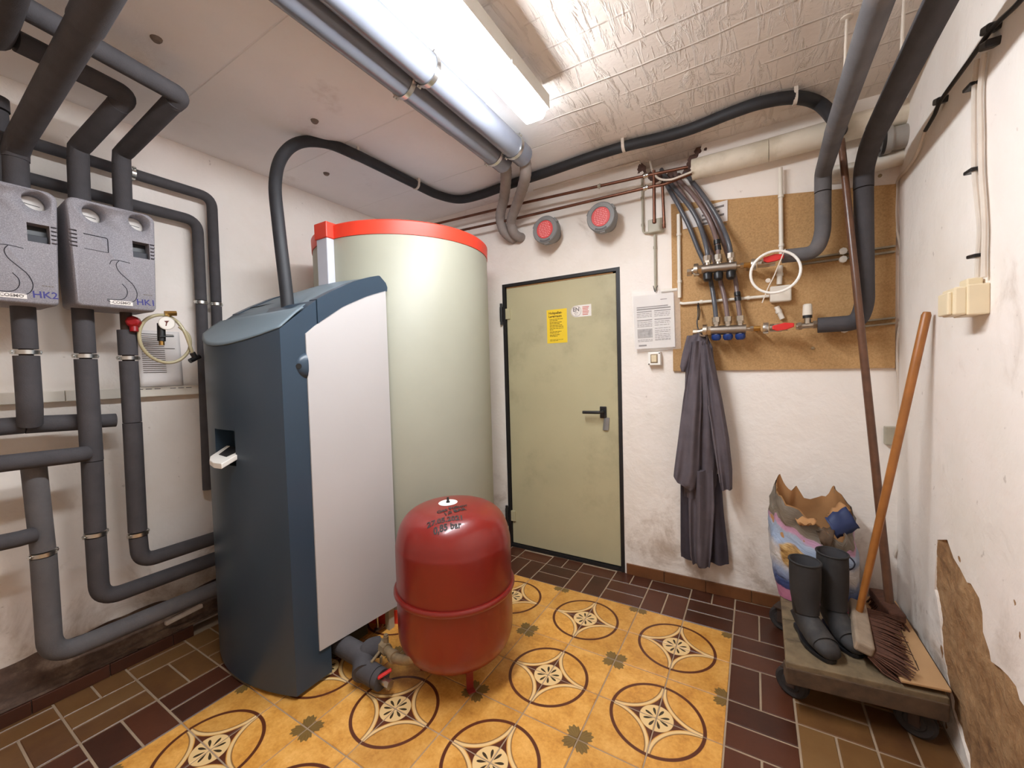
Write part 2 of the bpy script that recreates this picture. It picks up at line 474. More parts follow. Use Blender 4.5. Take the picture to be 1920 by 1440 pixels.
# ------------------------------------------------------------------ geometry helpers
class G:
    def __init__(s):
        s.v, s.f, s.sm, s.uv = [], [], [], {}

    def add(s, vs, fs, smooth=False):
        o = len(s.v)
        s.v += [tuple(p) for p in vs]
        for f in fs:
            s.f.append(tuple(i + o for i in f))
            s.sm.append(smooth)
        return s

    def box(s, a, b):
        (x0, y0, z0), (x1, y1, z1) = a, b
        return s.add([(x0, y0, z0), (x1, y0, z0), (x1, y1, z0), (x0, y1, z0), (x0, y0, z1), (x1, y0, z1), (x1, y1, z1), (x0, y1, z1)],
                     [(0, 3, 2, 1), (4, 5, 6, 7), (0, 1, 5, 4), (1, 2, 6, 5), (2, 3, 7, 6), (3, 0, 4, 7)])

    def obox(s, c, size, ax=(1, 0, 0), ay=(0, 1, 0), az=(0, 0, 1)):
        c, ax, ay, az = V(c), V(ax).normalized(), V(ay).normalized(), V(az).normalized()
        vs = []
        for k in (-1, 1):
            for i, j in ((-1, -1), (1, -1), (1, 1), (-1, 1)):
                vs.append(c + ax * i * size[0] / 2 + ay * j * size[1] / 2 + az * k * size[2] / 2)
        return s.add(vs, [(0, 3, 2, 1), (4, 5, 6, 7), (0, 1, 5, 4), (1, 2, 6, 5), (2, 3, 7, 6), (3, 0, 4, 7)])

    def loft(s, rings, closed=True, cap0=True, cap1=True, smooth=True):
        n = len(rings[0])
        o = len(s.v)
        for rg in rings:
            s.v += [tuple(p) for p in rg]
        for i in range(len(rings) - 1):
            for j in range(n if closed else n - 1):
                a, b = o + i * n + j, o + i * n + (j + 1) % n
                s.f.append((a, b, b + n, a + n))
                s.sm.append(smooth)
        if cap0:
            s.f.append(tuple(o + j for j in reversed(range(n))))
            s.sm.append(False)
        if cap1:
            e = o + (len(rings) - 1) * n
            s.f.append(tuple(e + j for j in range(n)))
            s.sm.append(False)
        return s

    def tube(s, path, r, n=14, caps=True):
        P = [V(p) for p in path]
        t0 = (P[1] - P[0]).normalized()
        up = V((0, 0, 1)) if abs(t0.z) < 0.9 else V((0, 1, 0))
        nx = t0.cross(up).normalized()
        rings = []
        for i, p in enumerate(P):
            if i == 0:
                t = t0
            elif i == len(P) - 1:
                t = (P[i] - P[i - 1]).normalized()
            else:
                t = ((P[i] - P[i - 1]).normalized() + (P[i + 1] - P[i]).normalized())
                t = t.normalized() if t.length > 1e-6 else (P[i + 1] - P[i]).normalized()
            nx = (nx - t * nx.dot(t))
            nx = nx.normalized() if nx.length > 1e-6 else t.orthogonal().normalized()
            ny = t.cross(nx)
            rr = r[i] if isinstance(r, (list, tuple)) else r
            rings.append([p + (nx * math.cos(a) + ny * math.sin(a)) * rr for a in [2 * PI * j / n for j in range(n)]])
        return s.loft(rings, True, caps, caps)

    def cyl(s, p0, p1, r, r1=None, n=24, caps=True):
        return s.tube([p0, p1], [r, r if r1 is None else r1], n, caps)

    def lathe(s, prof, origin, axis=(0, 0, 1), n=40):
        """prof: (radius, height) pairs along the axis"""
        o = V(origin)
        az = V(axis).normalized()
        ax = az.orthogonal().normalized() if abs(az.z) < 0.99 else V((1, 0, 0))
        ay = az.cross(ax)
        rings = []
        for r, h in prof:
            rings.append([o + az * h + (ax * math.cos(a) + ay * math.sin(a)) * max(r, 1e-4) for a in [2 * PI * j / n for j in range(n)]])
        return s.loft(rings, True, True, True)

    def prism(s, poly, ext):
        P = [V(p) for p in poly]
        e = V(ext)
        n = len(P)
        tri = tessellate_polygon([P])
        vs = P + [p + e for p in P]
        fs = [tuple(t) for t in tri] + [tuple(i + n for i in reversed(t)) for t in tri]
        fs += [(i, (i + 1) % n, (i + 1) % n + n, i + n) for i in range(n)]
        return s.add(vs, fs)

    def grid(s, fn, nu, nv, smooth=True):
        o = len(s.v)
        for i in range(nu + 1):
            for j in range(nv + 1):
                s.v.append(tuple(fn(i / nu, j / nv)))
        for i in range(nu):
            for j in range(nv):
                a = o + i * (nv + 1) + j
                s.f.append((a, a + nv + 1, a + nv + 2, a + 1))
                s.sm.append(smooth)
        return s


ORG = {}


def build(g, name, m, parent=None, label=None, bevel=0.0, seg=2, sharp=38, loc=None, fix=True):
    base = V(ORG[parent]) if parent is not None else V(loc if loc is not None else (0, 0, 0))
    me = bpy.data.meshes.new(name)
    me.from_pydata([tuple(V(p) - base) for p in g.v], [], g.f)
    me.polygons.foreach_set('use_smooth', g.sm)
    if g.uv:
        ul = me.uv_layers.new(name='UVMap')
        for lp in me.loops:
            ul.data[lp.index].uv = g.uv.get(lp.vertex_index, (0, 0))
    if fix:
        bm = bmesh.new()
        bm.from_mesh(me)
        bmesh.ops.recalc_face_normals(bm, faces=bm.faces)
        bm.to_mesh(me)
        bm.free()
    if any(g.sm):
        me.set_sharp_from_angle(angle=math.radians(sharp))
    me.materials.append(m if not isinstance(m, str) else M[m])
    o = bpy.data.objects.new(name, me)
    COL.objects.link(o)
    if parent is not None:
        o.parent = parent
    else:
        o.location = base
    ORG[o] = tuple(base)
    if bevel:
        md = o.modifiers.new('bevel', 'BEVEL')
        md.width = bevel
        md.segments = seg
        md.limit_method = 'ANGLE'
        md.angle_limit = math.radians(45)
    if label:
        o['label'] = label
    return o


def tag(o, label, cat, group=None):
    o['label'] = label
    o['category'] = cat
    if group:
        o['group'] = group
    return o


def thing(name, label, cat, loc=(0, 0, 0), group=None):
    o = bpy.data.objects.new(name, None)
    o.empty_display_size = 0.05
    COL.objects.link(o)
    o.location = loc
    ORG[o] = tuple(loc)
    return tag(o, label, cat, group)


def single(g, name, m, label, cat, loc=None, group=None, **kw):
    if loc is None:
        xs, ys, zs = zip(*g.v)
        loc = ((min(xs) + max(xs)) / 2, (min(ys) + max(ys)) / 2, min(zs))
    return tag(build(g, name, m, None, loc=loc, **kw), label, cat, group)


def struct(g, name, m, parent=None, **kw):
    o = build(g, name, m, parent, **kw)
    if parent is None:
        o['kind'] = 'structure'
    return o


def cut(o, g):
    """subtract the solid g (world coordinates) from o and keep the result as plain mesh"""
    c = build(g, 'cutter', 'dark', None)
    md = o.modifiers.new('cut', 'BOOLEAN')
    md.operation = 'DIFFERENCE'
    md.solver = 'EXACT'
    md.object = c
    dg = bpy.context.evaluated_depsgraph_get()
    dg.update()
    me = bpy.data.meshes.new_from_object(o.evaluated_get(dg))
    old = o.data
    o.modifiers.clear()
    o.data = me
    me.name = old.name
    bpy.data.objects.remove(c)
    return o


def fillet(path, rad, n=7):
    P = [V(p) for p in path]
    out = [P[0]]
    for i in range(1, len(P) - 1):
        a, b, c = P[i - 1], P[i], P[i + 1]
        d0, d1 = (a - b), (c - b)
        l0, l1 = d0.length, d1.length
        r = min(rad, l0 * 0.48, l1 * 0.48)
        p0, p1 = b + d0.normalized() * r, b + d1.normalized() * r
        for t in range(n + 1):
            u = t / n
            out.append(p0 * (1 - u) ** 2 + b * 2 * u * (1 - u) + p1 * u * u)
    out.append(P[-1])
    return out


def spline(pts, per=8):
    P = [V(p) for p in pts]
    P = [P[0] * 2 - P[1]] + P + [P[-1] * 2 - P[-2]]
    out = []
    for i in range(1, len(P) - 2):
        p0, p1, p2, p3 = P[i - 1], P[i], P[i + 1], P[i + 2]
        for k in range(per):
            t = k / per
            out.append(0.5 * ((2 * p1) + (p2 - p0) * t + (2 * p0 - 5 * p1 + 4 * p2 - p3) * t * t + (3 * p1 - p0 - 3 * p2 + p3) * t ** 3))
    out.append(P[-2])
    return out


_txt = {}


def text_geo(body, size, align='CENTER', bold=0.0):
    cu = bpy.data.curves.new('t', 'FONT')
    cu.body = body
    cu.size = size
    cu.align_x = align
    cu.align_y = 'CENTER'
    cu.resolution_u = 2
    cu.offset = bold
    o = bpy.data.objects.new('t', cu)
    COL.objects.link(o)
    dg = bpy.context.evaluated_depsgraph_get()
    dg.update()
    me = bpy.data.meshes.new_from_object(o.evaluated_get(dg))
    vs = [v.co.copy() for v in me.vertices]
    fs = [tuple(p.vertices) for p in me.polygons]
    bpy.data.objects.remove(o)
    bpy.data.curves.remove(cu)
    bpy.data.meshes.remove(me)
    return vs, fs


def text_on(g, body, size, org, ux, uy, align='CENTER', warp=None, bold=0.0):
    vs, fs = text_geo(body, size, align, bold)
    org, ux, uy = V(org), V(ux), V(uy)
    pts = [org + ux * p.x + uy * p.y for p in vs]
    if warp:
        pts = [warp(p) for p in pts]
    return g.add(pts, fs)


def bar(g, org, ux, uy, x0, x1, y, h):
    org, ux, uy = V(org), V(ux), V(uy)
    return g.add([org + ux * x0 + uy * (y - h / 2), org + ux * x1 + uy * (y - h / 2), org + ux * x1 + uy * (y + h / 2), org + ux * x0 + uy * (y + h / 2)], [(0, 1, 2, 3)])


def ring_band(g, c, axis, r, wd, th=0.003, n=24):
    c, a = V(c), V(axis).normalized()
    return g.lathe([(r, -wd / 2), (r + th, -wd / 2), (r + th, wd / 2), (r, wd / 2)], c, a, n)


def pipe_clamp(c, axis, r, parent, name='pipe_clamp', wd=0.016, mt='steel'):
    g = G()
    a = V(axis).normalized()
    side = a.orthogonal().normalized()
    if abs(a.z) > 0.7:
        side = V((0.35, -0.94, 0))
    ring_band(g, c, a, r - 0.006, wd, 0.009, 24)
    c = V(c)
    for sg in (-1, 1):
        g.obox(c + side * sg * (r + 0.006), (0.009, wd, 0.010), side, a, side.cross(a))
        g.cyl(c + side * sg * (r + 0.007) - side.cross(a) * 0.010, c + side * sg * (r + 0.007) + side.cross(a) * 0.010, 0.003, n=8)
    return build(g, name, mt, parent)


# ------------------------------------------------------------------ structure
g = G().box((XL - 0.2, YF, -0.2), (XR + 0.2, YB + 0.2, -0.003))
floor = struct(g, 'floor', 'grout')
ceiling = struct(G().box((XL - 0.2, YF, ZC), (XR + 0.2, YB + 0.2, ZC + 0.2)), 'ceiling', 'ceiling')
wall_left = struct(G().box((XL - 0.2, YF, -0.1), (XL, YB + 0.2, ZC)), 'wall_left', 'plaster')
wall_front = struct(G().box((XL - 0.2, YF - 0.2, -0.1), (XR + 0.2, YF, ZC + 0.1)), 'wall_front', 'plaster')
wall_back = struct(G().box((XL, YB, -0.1), (XR, YB + 0.2, ZC)), 'wall_back', 'plaster')
# doorway and the broken hole where the hoses come through
DX0, DX1, DZ1 = -1.645, -0.745, 2.018
cut(wall_back, G().box((DX0, YB - 0.1, -0.02), (DX1, YB + 0.085, DZ1)))
hole = [(-0.605, 2.655), (-0.592, 2.59), (-0.57, 2.555), (-0.545, 2.515), (-0.50, 2.508), (-0.47, 2.49), (-0.42, 2.500), (-0.37, 2.485), (-0.325, 2.51),
        (-0.305, 2.555), (-0.275, 2.585), (-0.25, 2.655)]
cut(wall_back, G().prism([(x, YB - 0.05, z) for x, z in hole], (0, 0.17, 0)))
# ragged lump of dark crumbled plaster around the hole
g = G()
for i, (x, z) in enumerate(hole):
    for q in range(2):
        cx_, cz_ = x + random.uniform(-.02, .02), min(2.62, z + random.uniform(-.012, .03))
        s_ = random.uniform(.018, .034)
        g.lathe([(0, -s_ * .5), (s_ * .8, -s_ * .3), (s_, 0.0), (s_ * .6, s_ * .4), (0, s_ * .5)], (cx_, YB + 0.012, cz_), (random.uniform(-.3, .3), -1, random.uniform(-.3, .3)), 7)
rub = build(g, 'broken_plaster', mat('dark_crumbled_plaster', (96, 72, 64), 0.95, var=0.3, vscale=30, bump=0.6, bscale=60), wall_back, fix=False)
rub['kind'] = 'stuff'

# right wall with the knocked-off plaster
wall_right = struct(G().box((XR, YF, -0.1), (XR + 0.2, YB + 0.2, ZC)), 'wall_right', 'plaster')
patch = [(0.600, 2.146, 0.673), (0.600, 2.052, 0.709), (0.600, 2.023, 0.685), (0.600, 1.995, 0.664), (0.600, 1.943, 0.650), (0.600, 1.890, 0.627), (0.600, 1.863, 0.636), (0.600, 1.805, 0.617), (0.600, 1.783, 0.581), (0.600, 1.778, 0.525),
         (0.600, 1.737, 0.488), (0.600, 1.727, 0.465), (0.600, 1.676, 0.479), (0.600, 1.633, 0.485), (0.600, 1.593, 0.483), (0.600, 1.575, 0.459), (0.600, 1.519, 0.454), (0.600, 1.434, 0.449), (0.600, 1.350, 0.423), (0.600, 1.256, 0.390),
         (0.600, 1.391, 0.003), (0.600, 1.677, 0.012), (0.600, 1.839, 0.016), (0.600, 1.915, 0.073), (0.600, 1.990, 0.120), (0.600, 2.044, 0.220), (0.600, 2.091, 0.312), (0.600, 2.113, 0.382), (0.600, 2.146, 0.448), (0.600, 2.168, 0.468)]
patch = [(XR, y, max(z, 0.004)) for _, y, z in patch]
cut(wall_right, G().prism([(XR - 0.03, y, z) for _, y, z in patch], (0.046, 0, 0)))
ys = [p[1] for p in patch]
zs = [p[2] for p in patch]
y0, y1, z0, z1 = min(ys) - .01, max(ys) + .01, 0.0, max(zs) + .01


def masonry(u, v):
    y, z = y0 + (y1 - y0) * u, z0 + (z1 - z0) * v
    d = noise.fractal(V((y * 9, z * 9, 3)), 0.9, 2.0, 5) * 0.010 + noise.noise(V((y * 30, z * 30, 8))) * 0.004
    return (XR + 0.006 - d * .8, y, z)


build(G().grid(masonry, 70, 70), 'exposed_masonry', 'mortar', wall_right, label='crumbling brown mortar where the plaster has broken away', fix=False)

# ------------------------------------------------------------------ floor tiles
S, X0, Y0 = 0.233, -0.101, 2.285


def slab(name, m, sx, sy, corner=None, gap=0.006):
    hx, hy, ch = (sx - gap) / 2, (sy - gap) / 2, 0.0018
    g = G()
    vs = [(-hx, -hy, -0.012), (hx, -hy, -0.012), (hx, hy, -0.012), (-hx, hy, -0.012), (-hx, -hy, -ch), (hx, -hy, -ch), (hx, hy, -ch), (-hx, hy, -ch),
          (-hx + ch, -hy + ch, 0), (hx - ch, -hy + ch, 0), (hx - ch, hy - ch, 0), (-hx + ch, hy - ch, 0)]
    g.add(vs, [(0, 1, 5, 4), (1, 2, 6, 5), (2, 3, 7, 6), (3, 0, 4, 7), (4, 5, 9, 8), (5, 6, 10, 9), (6, 7, 11, 10), (7, 4, 8, 11), (8, 9, 10, 11)])
    if corner:
        for i, p in enumerate(vs):
            u, v = p[0] / sx + .5, p[1] / sy + .5
            g.uv[i] = (u if corner[0] == 0 else 1 - u, v if corner[1] == 0 else 1 - v)
    me = bpy.data.meshes.new(name)
    me.from_pydata(g.v, [], g.f)
    if corner:
        ul = me.uv_layers.new(name='UVMap')
        for lp in me.loops:
            ul.data[lp.index].uv = g.uv[lp.vertex_index]
    me.materials.append(M[m])
    return me


def place(me, name, x, y, parent=floor, z=0.0):
    o = bpy.data.objects.new(name, me)
    COL.objects.link(o)
    o.parent = parent
    o.location = (x, y, z + random.uniform(-.0006, .0004))
    return o


tile_me = {(a, b): slab('floor_tile', 'tile', S, S, (a, b), 0.005) for a in (0, 1) for b in (0, 1)}
for i in range(8):            # column i runs from X0-(i+1)S to X0-iS
    for j in range(15):       # row j runs from Y0-(j+1)S to Y0-jS
        # circle centre sits on the grid node where both indices are odd
        node_x_right = (i % 2 == 1)      # right edge is node i, left edge node i+1
        node_y_far = (j % 2 == 1)        # far edge is node j
        place(tile_me[(1 if node_x_right else 0, 1 if node_y_far else 0)], 'floor_tile', X0 - (i + .5) * S, Y0 - (j + .5) * S)
brick_me = {(m, o): slab('brick_tile', m, S if o == 'H' else S / 2, S / 2 if o == 'H' else S, None, 0.008) for m in ('brick_dark', 'brick_ochre') for o in 'HV'}
odd_me = {}


def brick_at(m, cx, cy, sx, sy):
    key = (m, round(sx, 3), round(sy, 3))
    if key not in odd_me:
        odd_me[key] = slab('brick_tile', m, sx, sy, None, 0.008)
    place(odd_me[key], 'brick_tile', cx, cy)


def module(k, r):
    """one basket-weave square: column k (1 = first yellow column), row r (0 = strip along the back)"""
    xa, xb = X0 - k * S, X0 - (k - 1) * S
    ya, yb = Y0 - r * S, Y0 - (r - 1) * S
    dark = (k in (0, 9)) or r <= 0
    m = 'brick_dark' if dark and k <= 9 and k >= 0 else 'brick_ochre'
    H = (k + r) % 2 == 1
    parts = [(xa, xb, ya, (ya + yb) / 2), (xa, xb, (ya + yb) / 2, yb)] if H else [(xa, (xa + xb) / 2, ya, yb), ((xa + xb) / 2, xb, ya, yb)]
    for a, b, c, d in parts:
        a, b, c, d = max(a, -2.578), min(b, XR), c, min(d, YB)
        if b - a < 0.02 or d - c < 0.02:
            continue
        brick_at(m, (a + b) / 2, (c + d) / 2, b - a, d - c)


for k in range(-2, 12):
    for r in ((-1, 0) if 1 <= k <= 8 else range(-1, 12 if k < 1 else 14)):
        module(k, r)

# ------------------------------------------------------------------ baseboards and plinth
bb = struct(G().box((DX1 + 0.012, YB - 0.004, -0.001), (XR - 0.004, YB, 0.068)), 'baseboard_back', 'grout')
x = DX1 + 0.012
while x < XR - 0.03:
    e = min(x + 0.238, XR - 0.004)
    build(G().box((x + .0015, YB - 0.014, 0.0), (e - .0015, YB - 0.003, 0.07)), 'baseboard_tile', M['brick_skirt'] if 'brick_skirt' in M else M.setdefault('brick_skirt', mat('glazed_brown_skirting', (112, 70, 40), 0.35, var=0.14, vscale=12)), bb, bevel=.002)
    x = e
bl = struct(G().box((-2.60, YF, -0.001), (-2.580, 0.93, 0.054)), 'baseboard_left', 'cement')
y = -0.35
while y < 0.9:
    e = min(y + 0.238, 0.93)
    build(G().box((-2.582, y + .0015, 0.0), (-2.571, e - .0015, 0.056)), 'baseboard_tile', 'brick_dark', bl, bevel=.002)
    y = e


def plinth(u, v):
    y = -0.6 + 2.3 * u
    pts = [(XL + 0.004, 0.205 + 0.02 * noise.noise(V((y * 5, 0, 0)))), (XL + 0.03, 0.15), (XL + .055, 0.09), (XL + .085, 0.065), (-2.579, 0.058)]
    t = v * 4
    i = min(3, int(t))
    f = t - i
    x, z = pts[i][0] * (1 - f) + pts[i + 1][0] * f, pts[i][1] * (1 - f) + pts[i + 1][1] * f
    nz = noise.fractal(V((y * 7, v * 5, 1)), .9, 2, 4)
    return (x + 0.008 * nz * (v < .98), y, z + 0.016 * nz * (v < .98))


struct(G().grid(plinth, 90, 20), 'trim_1', 'cement', fix=False)
single(G().obox((-2.600, 0.901, 0.123), (0.03, 0.16, 0.022), (1, 0, .2), (0.1, 1, 0.12), (-.2, 0, 1)), 'plaster_chunk', 'plaster', 'small pale chunk of plaster lying on the dirty ledge beside the boiler', 'rubble', bevel=.006)

# plaster plugs in the ceiling
for p in ((-1.921, 0.681, 2.650), (-1.892, 1.302, 2.650), (-2.328, 1.668, 2.650)):
    build(G().lathe([(0, 0.012), (0.012, 0.012), (0.017, 0.006), (0.02, -0.002)], (p[0], p[1], ZC), (0, 0, -1), 12), 'ceiling_plug', mat('grey_plug', (120, 108, 100), .9) if 'plug' not in M else M['plug'], ceiling)

# ------------------------------------------------------------------ door
door = bpy.data.objects.new('door_1', None)
COL.objects.link(door)
door.location = ((DX0 + DX1) / 2, YB + 0.04, 0.0)
door['kind'] = 'structure'
door['label'] = 'olive grey steel cellar door in a black frame'
ORG[door] = tuple(door.location)
yl = YB + 0.030
g = G()
g.box((DX0, YB - 0.004, 0.0), (DX0 + 0.022, YB + 0.085, DZ1))
g.box((DX1 - 0.024, YB - 0.004, 0.0), (DX1, YB + 0.085, DZ1))
g.box((DX0 + .022, YB - 0.004, DZ1 - 0.022), (DX1 - 0.024, YB + 0.085, DZ1))
g.box((DX0 + .022, YB + 0.0, 0.0), (DX1 - 0.024, YB + 0.085, 0.022))
build(g, 'door_frame', 'frame', door)
build(G().box((DX0 + 0.027, YB + 0.012, 0.028), (DX1 - 0.030, YB + 0.06, DZ1 - 0.032)), 'door_leaf', 'door', door, bevel=.003)
build(G().box((DX0 + 0.030, YB + 0.010, DZ1 - 0.031), (DX1 - 0.05, YB + 0.03, DZ1 - 0.0235)), 'seal_strip', 'kraft', door)
for zc in (1.80, 0.245):
    g = G()
    g.box((DX0 - 0.022, YB - 0.014, zc - 0.06), (DX0 + 0.004, YB + 0.004, zc + 0.05))
    g.cyl((DX0 - 0.006, YB - 0.016, zc - 0.085), (DX0 - 0.006, YB - 0.016, zc + 0.075), 0.010, n=12)
    h_ = build(g, 'hinge', 'frame', door)
    build(G().box((DX0 + 0.006, YB - 0.002, zc - 0.045), (DX0 + 0.058, YB + 0.0135, zc + 0.035)), 'hinge_plate', 'door', h_, bevel=.002)
hp = (-0.877, 2.660, 1.066)
hx, hz = hp[0], hp[2]
g = G().box((hx - 0.022, YB + 0.002, hz - 0.040), (hx + 0.024, YB + 0.013, hz + 0.040))
bp = build(g, 'handle_plate', 'black', door, bevel=.004)
g = G()
g.tube(fillet([(hx, YB + 0.01, hz + 0.004), (hx, YB - 0.045, hz + 0.004), (hx - 0.125, YB - 0.045, hz + 0.002)], 0.02), 0.0105, 12)
build(g, 'door_handle', 'black', door)
g = G()
g.grid(lambda u, v: (hx + 0.004 + 0.040 * u - .008 * v, YB + 0.008 - 0.006 * math.sin(u * 3.1) - 0.004 * v, hz - 0.035 - 0.085 * v), 4, 4)
build(g, 'silver_tape', 'tape', door, label='silver tape hanging over the keyhole', fix=False)


def notice(parent, name, tl, br, yy, m, lab, th=0.0015):
    g = G().box((tl[0], yy - th, br[2]), (br[0], yy, tl[2]))
    return build(g, name, m, parent, lab)


tl, br = (-1.282, 2.662, 1.791), (-1.126, 2.662, 1.552)
sg = notice(door, 'warning_sign', tl, br, YB + 0.0122, 'yellow', 'yellow safety notice with black lettering')
g = G()
wS, hS = br[0] - tl[0], tl[2] - br[2]
o_ = (tl[0], YB + 0.0102, tl[2])
ux, uy = (1, 0, 0), (0, 0, 1)
text_on(g, 'Holzpellet-\nLagerraum', 0.0235, (tl[0] + 0.10 * wS, YB + 0.0102, tl[2] - 0.155 * hS), ux, uy, 'LEFT', bold=.0009)
for f, ln in [(0.29, .66), (0.33, .40), (0.385, .62), (0.425, .5), (0.475, .62), (0.515, .68), (0.565, .68), (0.605, .2), (0.66, .58), (0.70, .46), (0.755, .5), (0.795, .38), (0.90, .68), (0.93, .42)]:
    xx = 0.14
    while xx < 0.14 + ln:
        wl = random.uniform(.05, .16)
        bar(g, o_, ux, uy, xx * wS, min(xx + wl, .14 + ln) * wS, -f * hS, 0.0042 if f < .88 else .0028)
        xx += wl + 0.018
build(g, 'lettering', 'inkolive', sg, fix=False)
tl, br = (-1.096, 2.662, 1.802), (-0.947, 2.662, 1.722)
yy = YB + 0.0122
rr_ = (tl[2] - br[2]) / 2
cz_ = (tl[2] + br[2]) / 2
poly = [(br[0], yy, tl[2]), (br[0], yy, br[2])] + [(tl[0] + rr_ + rr_ * math.cos(a), yy, cz_ + rr_ * math.sin(a)) for a in [PI * 1.5 - PI * t / 14 for t in range(15)]]
st_ = build(G().prism(poly, (0, -0.0015, 0)), 'sticker', 'label', door, 'white round-ended certificate sticker')
g = G()
cx_ = tl[0] + rr_
text_on(g, 'EN', rr_ * .95, (cx_, yy - .0018, cz_ + rr_ * .28), ux, uy, bold=.0012)
text_on(g, 'plus', rr_ * .42, (cx_, yy - .0018, cz_ - rr_ * .22), ux, uy)
text_on(g, 'A1', rr_ * .4, (cx_, yy - .0018, cz_ - rr_ * .62), ux, uy)
for t in range(28):
    a0, a1 = 2 * PI * t / 28, 2 * PI * (t + 1) / 28
    g.add([(cx_ + q * rr_ * math.cos(a), yy - .0018, cz_ + q * rr_ * math.sin(a)) for a, q in ((a0, .88), (a1, .88), (a1, .93), (a0, .93))], [(0, 1, 2, 3)])
build(g, 'lettering', 'ink', st_, fix=False)
g = G()
for t in range(6):
    bar(g, (cx_ + rr_ * 1.15, yy - .0018, cz_), ux, uy, 0, (br[0] - cx_ - rr_ * 1.15) * (0.75 - .06 * (t % 3)), rr_ * (.62 - .26 * t), rr_ * .14)
build(g, 'print', 'inkred', st_, fix=False)

# ------------------------------------------------------------------ lamp
def lamp_fixture(label, x0, x1, y0, y1, m, zb=2.490):
    t = thing('fluorescent_light', label, 'lamp', ((x0 + x1) / 2, (y0 + y1) / 2, zb))
    build(G().box((x0 - .010, y0 + .01, zb + .044), (x1 + .010, y1 - .01, zb + .108)), 'housing', 'housing', t, bevel=.004)
    prof = [(x0, zb + .047), (x0 + .010, zb + .016), (x0 + .024, zb), (x1 - .024, zb), (x1 - .010, zb + .016), (x1, zb + .047)]
    mx = (x0 + x1) / 2
    rings = []
    for yy_, kx, kz in ((y0, .72, .55), (y0 + .035, 1, 1), (y1 - .035, 1, 1), (y1, .72, .55)):
        rings.append([(mx + (x - mx) * kx, yy_, zb + .047 + (z - zb - .047) * kz) for x, z in prof])
    build(G().loft(rings, True, True, True, smooth=False), 'diffuser', m, t)
    for yy_ in (y0 + .35, y1 - .35):
        for xx in (x0 - .002, x1 + .002):
            build(G().box((xx - .012, yy_, zb + .035), (xx + .012, yy_ + .02, zb + .06)), 'clip', 'housing', t, bevel=.001)
        build(G().box((mx - .02, yy_ + .02, zb + .105), (mx + .02, yy_ + .06, ZC)), 'mounting_bracket', 'housing', t, bevel=.002)
    return t


lamp_fixture('glowing long fluorescent ceiling light with a milky diffuser', -0.911, -0.790, 0.145, 1.715, 'diffuser')

# ------------------------------------------------------------------ storage tank
TC, TR = V((-1.99, 1.98)), 0.547
tank = thing('storage_tank', 'tall round ivory storage tank with a red top rim behind the boiler', 'tank', (TC.x, TC.y, 0))
build(G().lathe([(TR - .01, 0.0), (TR, 0.06), (TR, 2.115), (TR - .02, 2.15), (0, 2.15)], (TC.x, TC.y, 0), (0, 0, 1), 128), 'tank_jacket', 'tankskin', tank, sharp=50)
build(G().lathe([(TR - .03, 2.108), (TR + 0.004, 2.108), (TR + 0.006, 2.178), (TR - .004, 2.186), (TR - .03, 2.187), (TR - .032, 2.150)], (TC.x, TC.y, 0), (0, 0, 1), 128), 'top_rim', 'tankred', tank, sharp=35)
build(G().lathe([(TR - .031, 2.15), (TR - .031, 2.180), (0, 2.182)], (TC.x, TC.y, 0), (0, 0, 1), 96), 'lid', 'strip', tank)
build(G().lathe([(TR - .03, 0.0), (TR + 0.004, 0.0), (TR + 0.004, 0.075), (TR - .03, 0.075)], (TC.x, TC.y, 0), (0, 0, 1), 128), 'base_rim', 'tankred', tank)
build(G().box((-2.055, 1.392, 1.6), (-1.963, 1.452, 2.112)), 'cover_strip', 'strip', tank, bevel=.006)
build(G().box((-2.062, 1.385, 2.106), (-1.956, 1.452, 2.192)), 'rim_clip', 'tankred', tank, bevel=.005)

# ------------------------------------------------------------------ boiler
BX0, BX1 = -2.385, -1.660
boiler = thing('boiler', 'slate blue and white floor-standing boiler in front of the ivory tank', 'boiler', (-2.02, 1.2, 0))


def ptop(y):
    K = [(.80, 1.44), (.88, 1.515), (.95, 1.573), (1.024, 1.642), (1.105, 1.702), (1.197, 1.757), (1.306, 1.815), (1.40, 1.853), (1.461, 1.872), (1.52, 1.885)]
    for (a, b), (c, d) in zip(K, K[1:]):
        if y <= c:
            return b + (d - b) * (y - a) / (c - a)
    return K[-1][1]


def pbot(y):
    K = [(1.04, 1.535), (1.109, 1.592), (1.244, 1.684), (1.385, 1.752), (1.52, 1.802)]
    for (a, b), (c, d) in zip(K, K[1:]):
        if y <= c:
            return b + (d - b) * (y - a) / (c - a)
    return K[-1][1]


# bulging front panel: plan outline, each vertical edge runs up to the sloping top
def front_y(x):
    t = (x - BX0) / (BX1 - BX0)
    return 0.972 - 0.028 * t - 0.33 * t * (1 - t) * (1.05 - .12 * t)


plan = [(BX0 + (BX1 - BX0) * i / 30, front_y(BX0 + (BX1 - BX0) * i / 30)) for i in range(31)] + [(BX1, 1.110), (BX0, 1.110)]
g = G()
n = len(plan)
g.add([(x, y, 0.018) for x, y in plan] + [(x, y, ptop(y) - .004) for x, y in plan], [])
tri = tessellate_polygon([[V((x, y, 0)) for x, y in plan]])
for t in tri:
    g.f.append(tuple(t)); g.sm.append(False)
    g.f.append(tuple(i + n for i in t)); g.sm.append(False)
for i in range(n):
    g.f.append((i, (i + 1) % n, (i + 1) % n + n, i + n)); g.sm.append(i < 30)
fp = build(g, 'front_panel', 'slate', boiler, sharp=30)
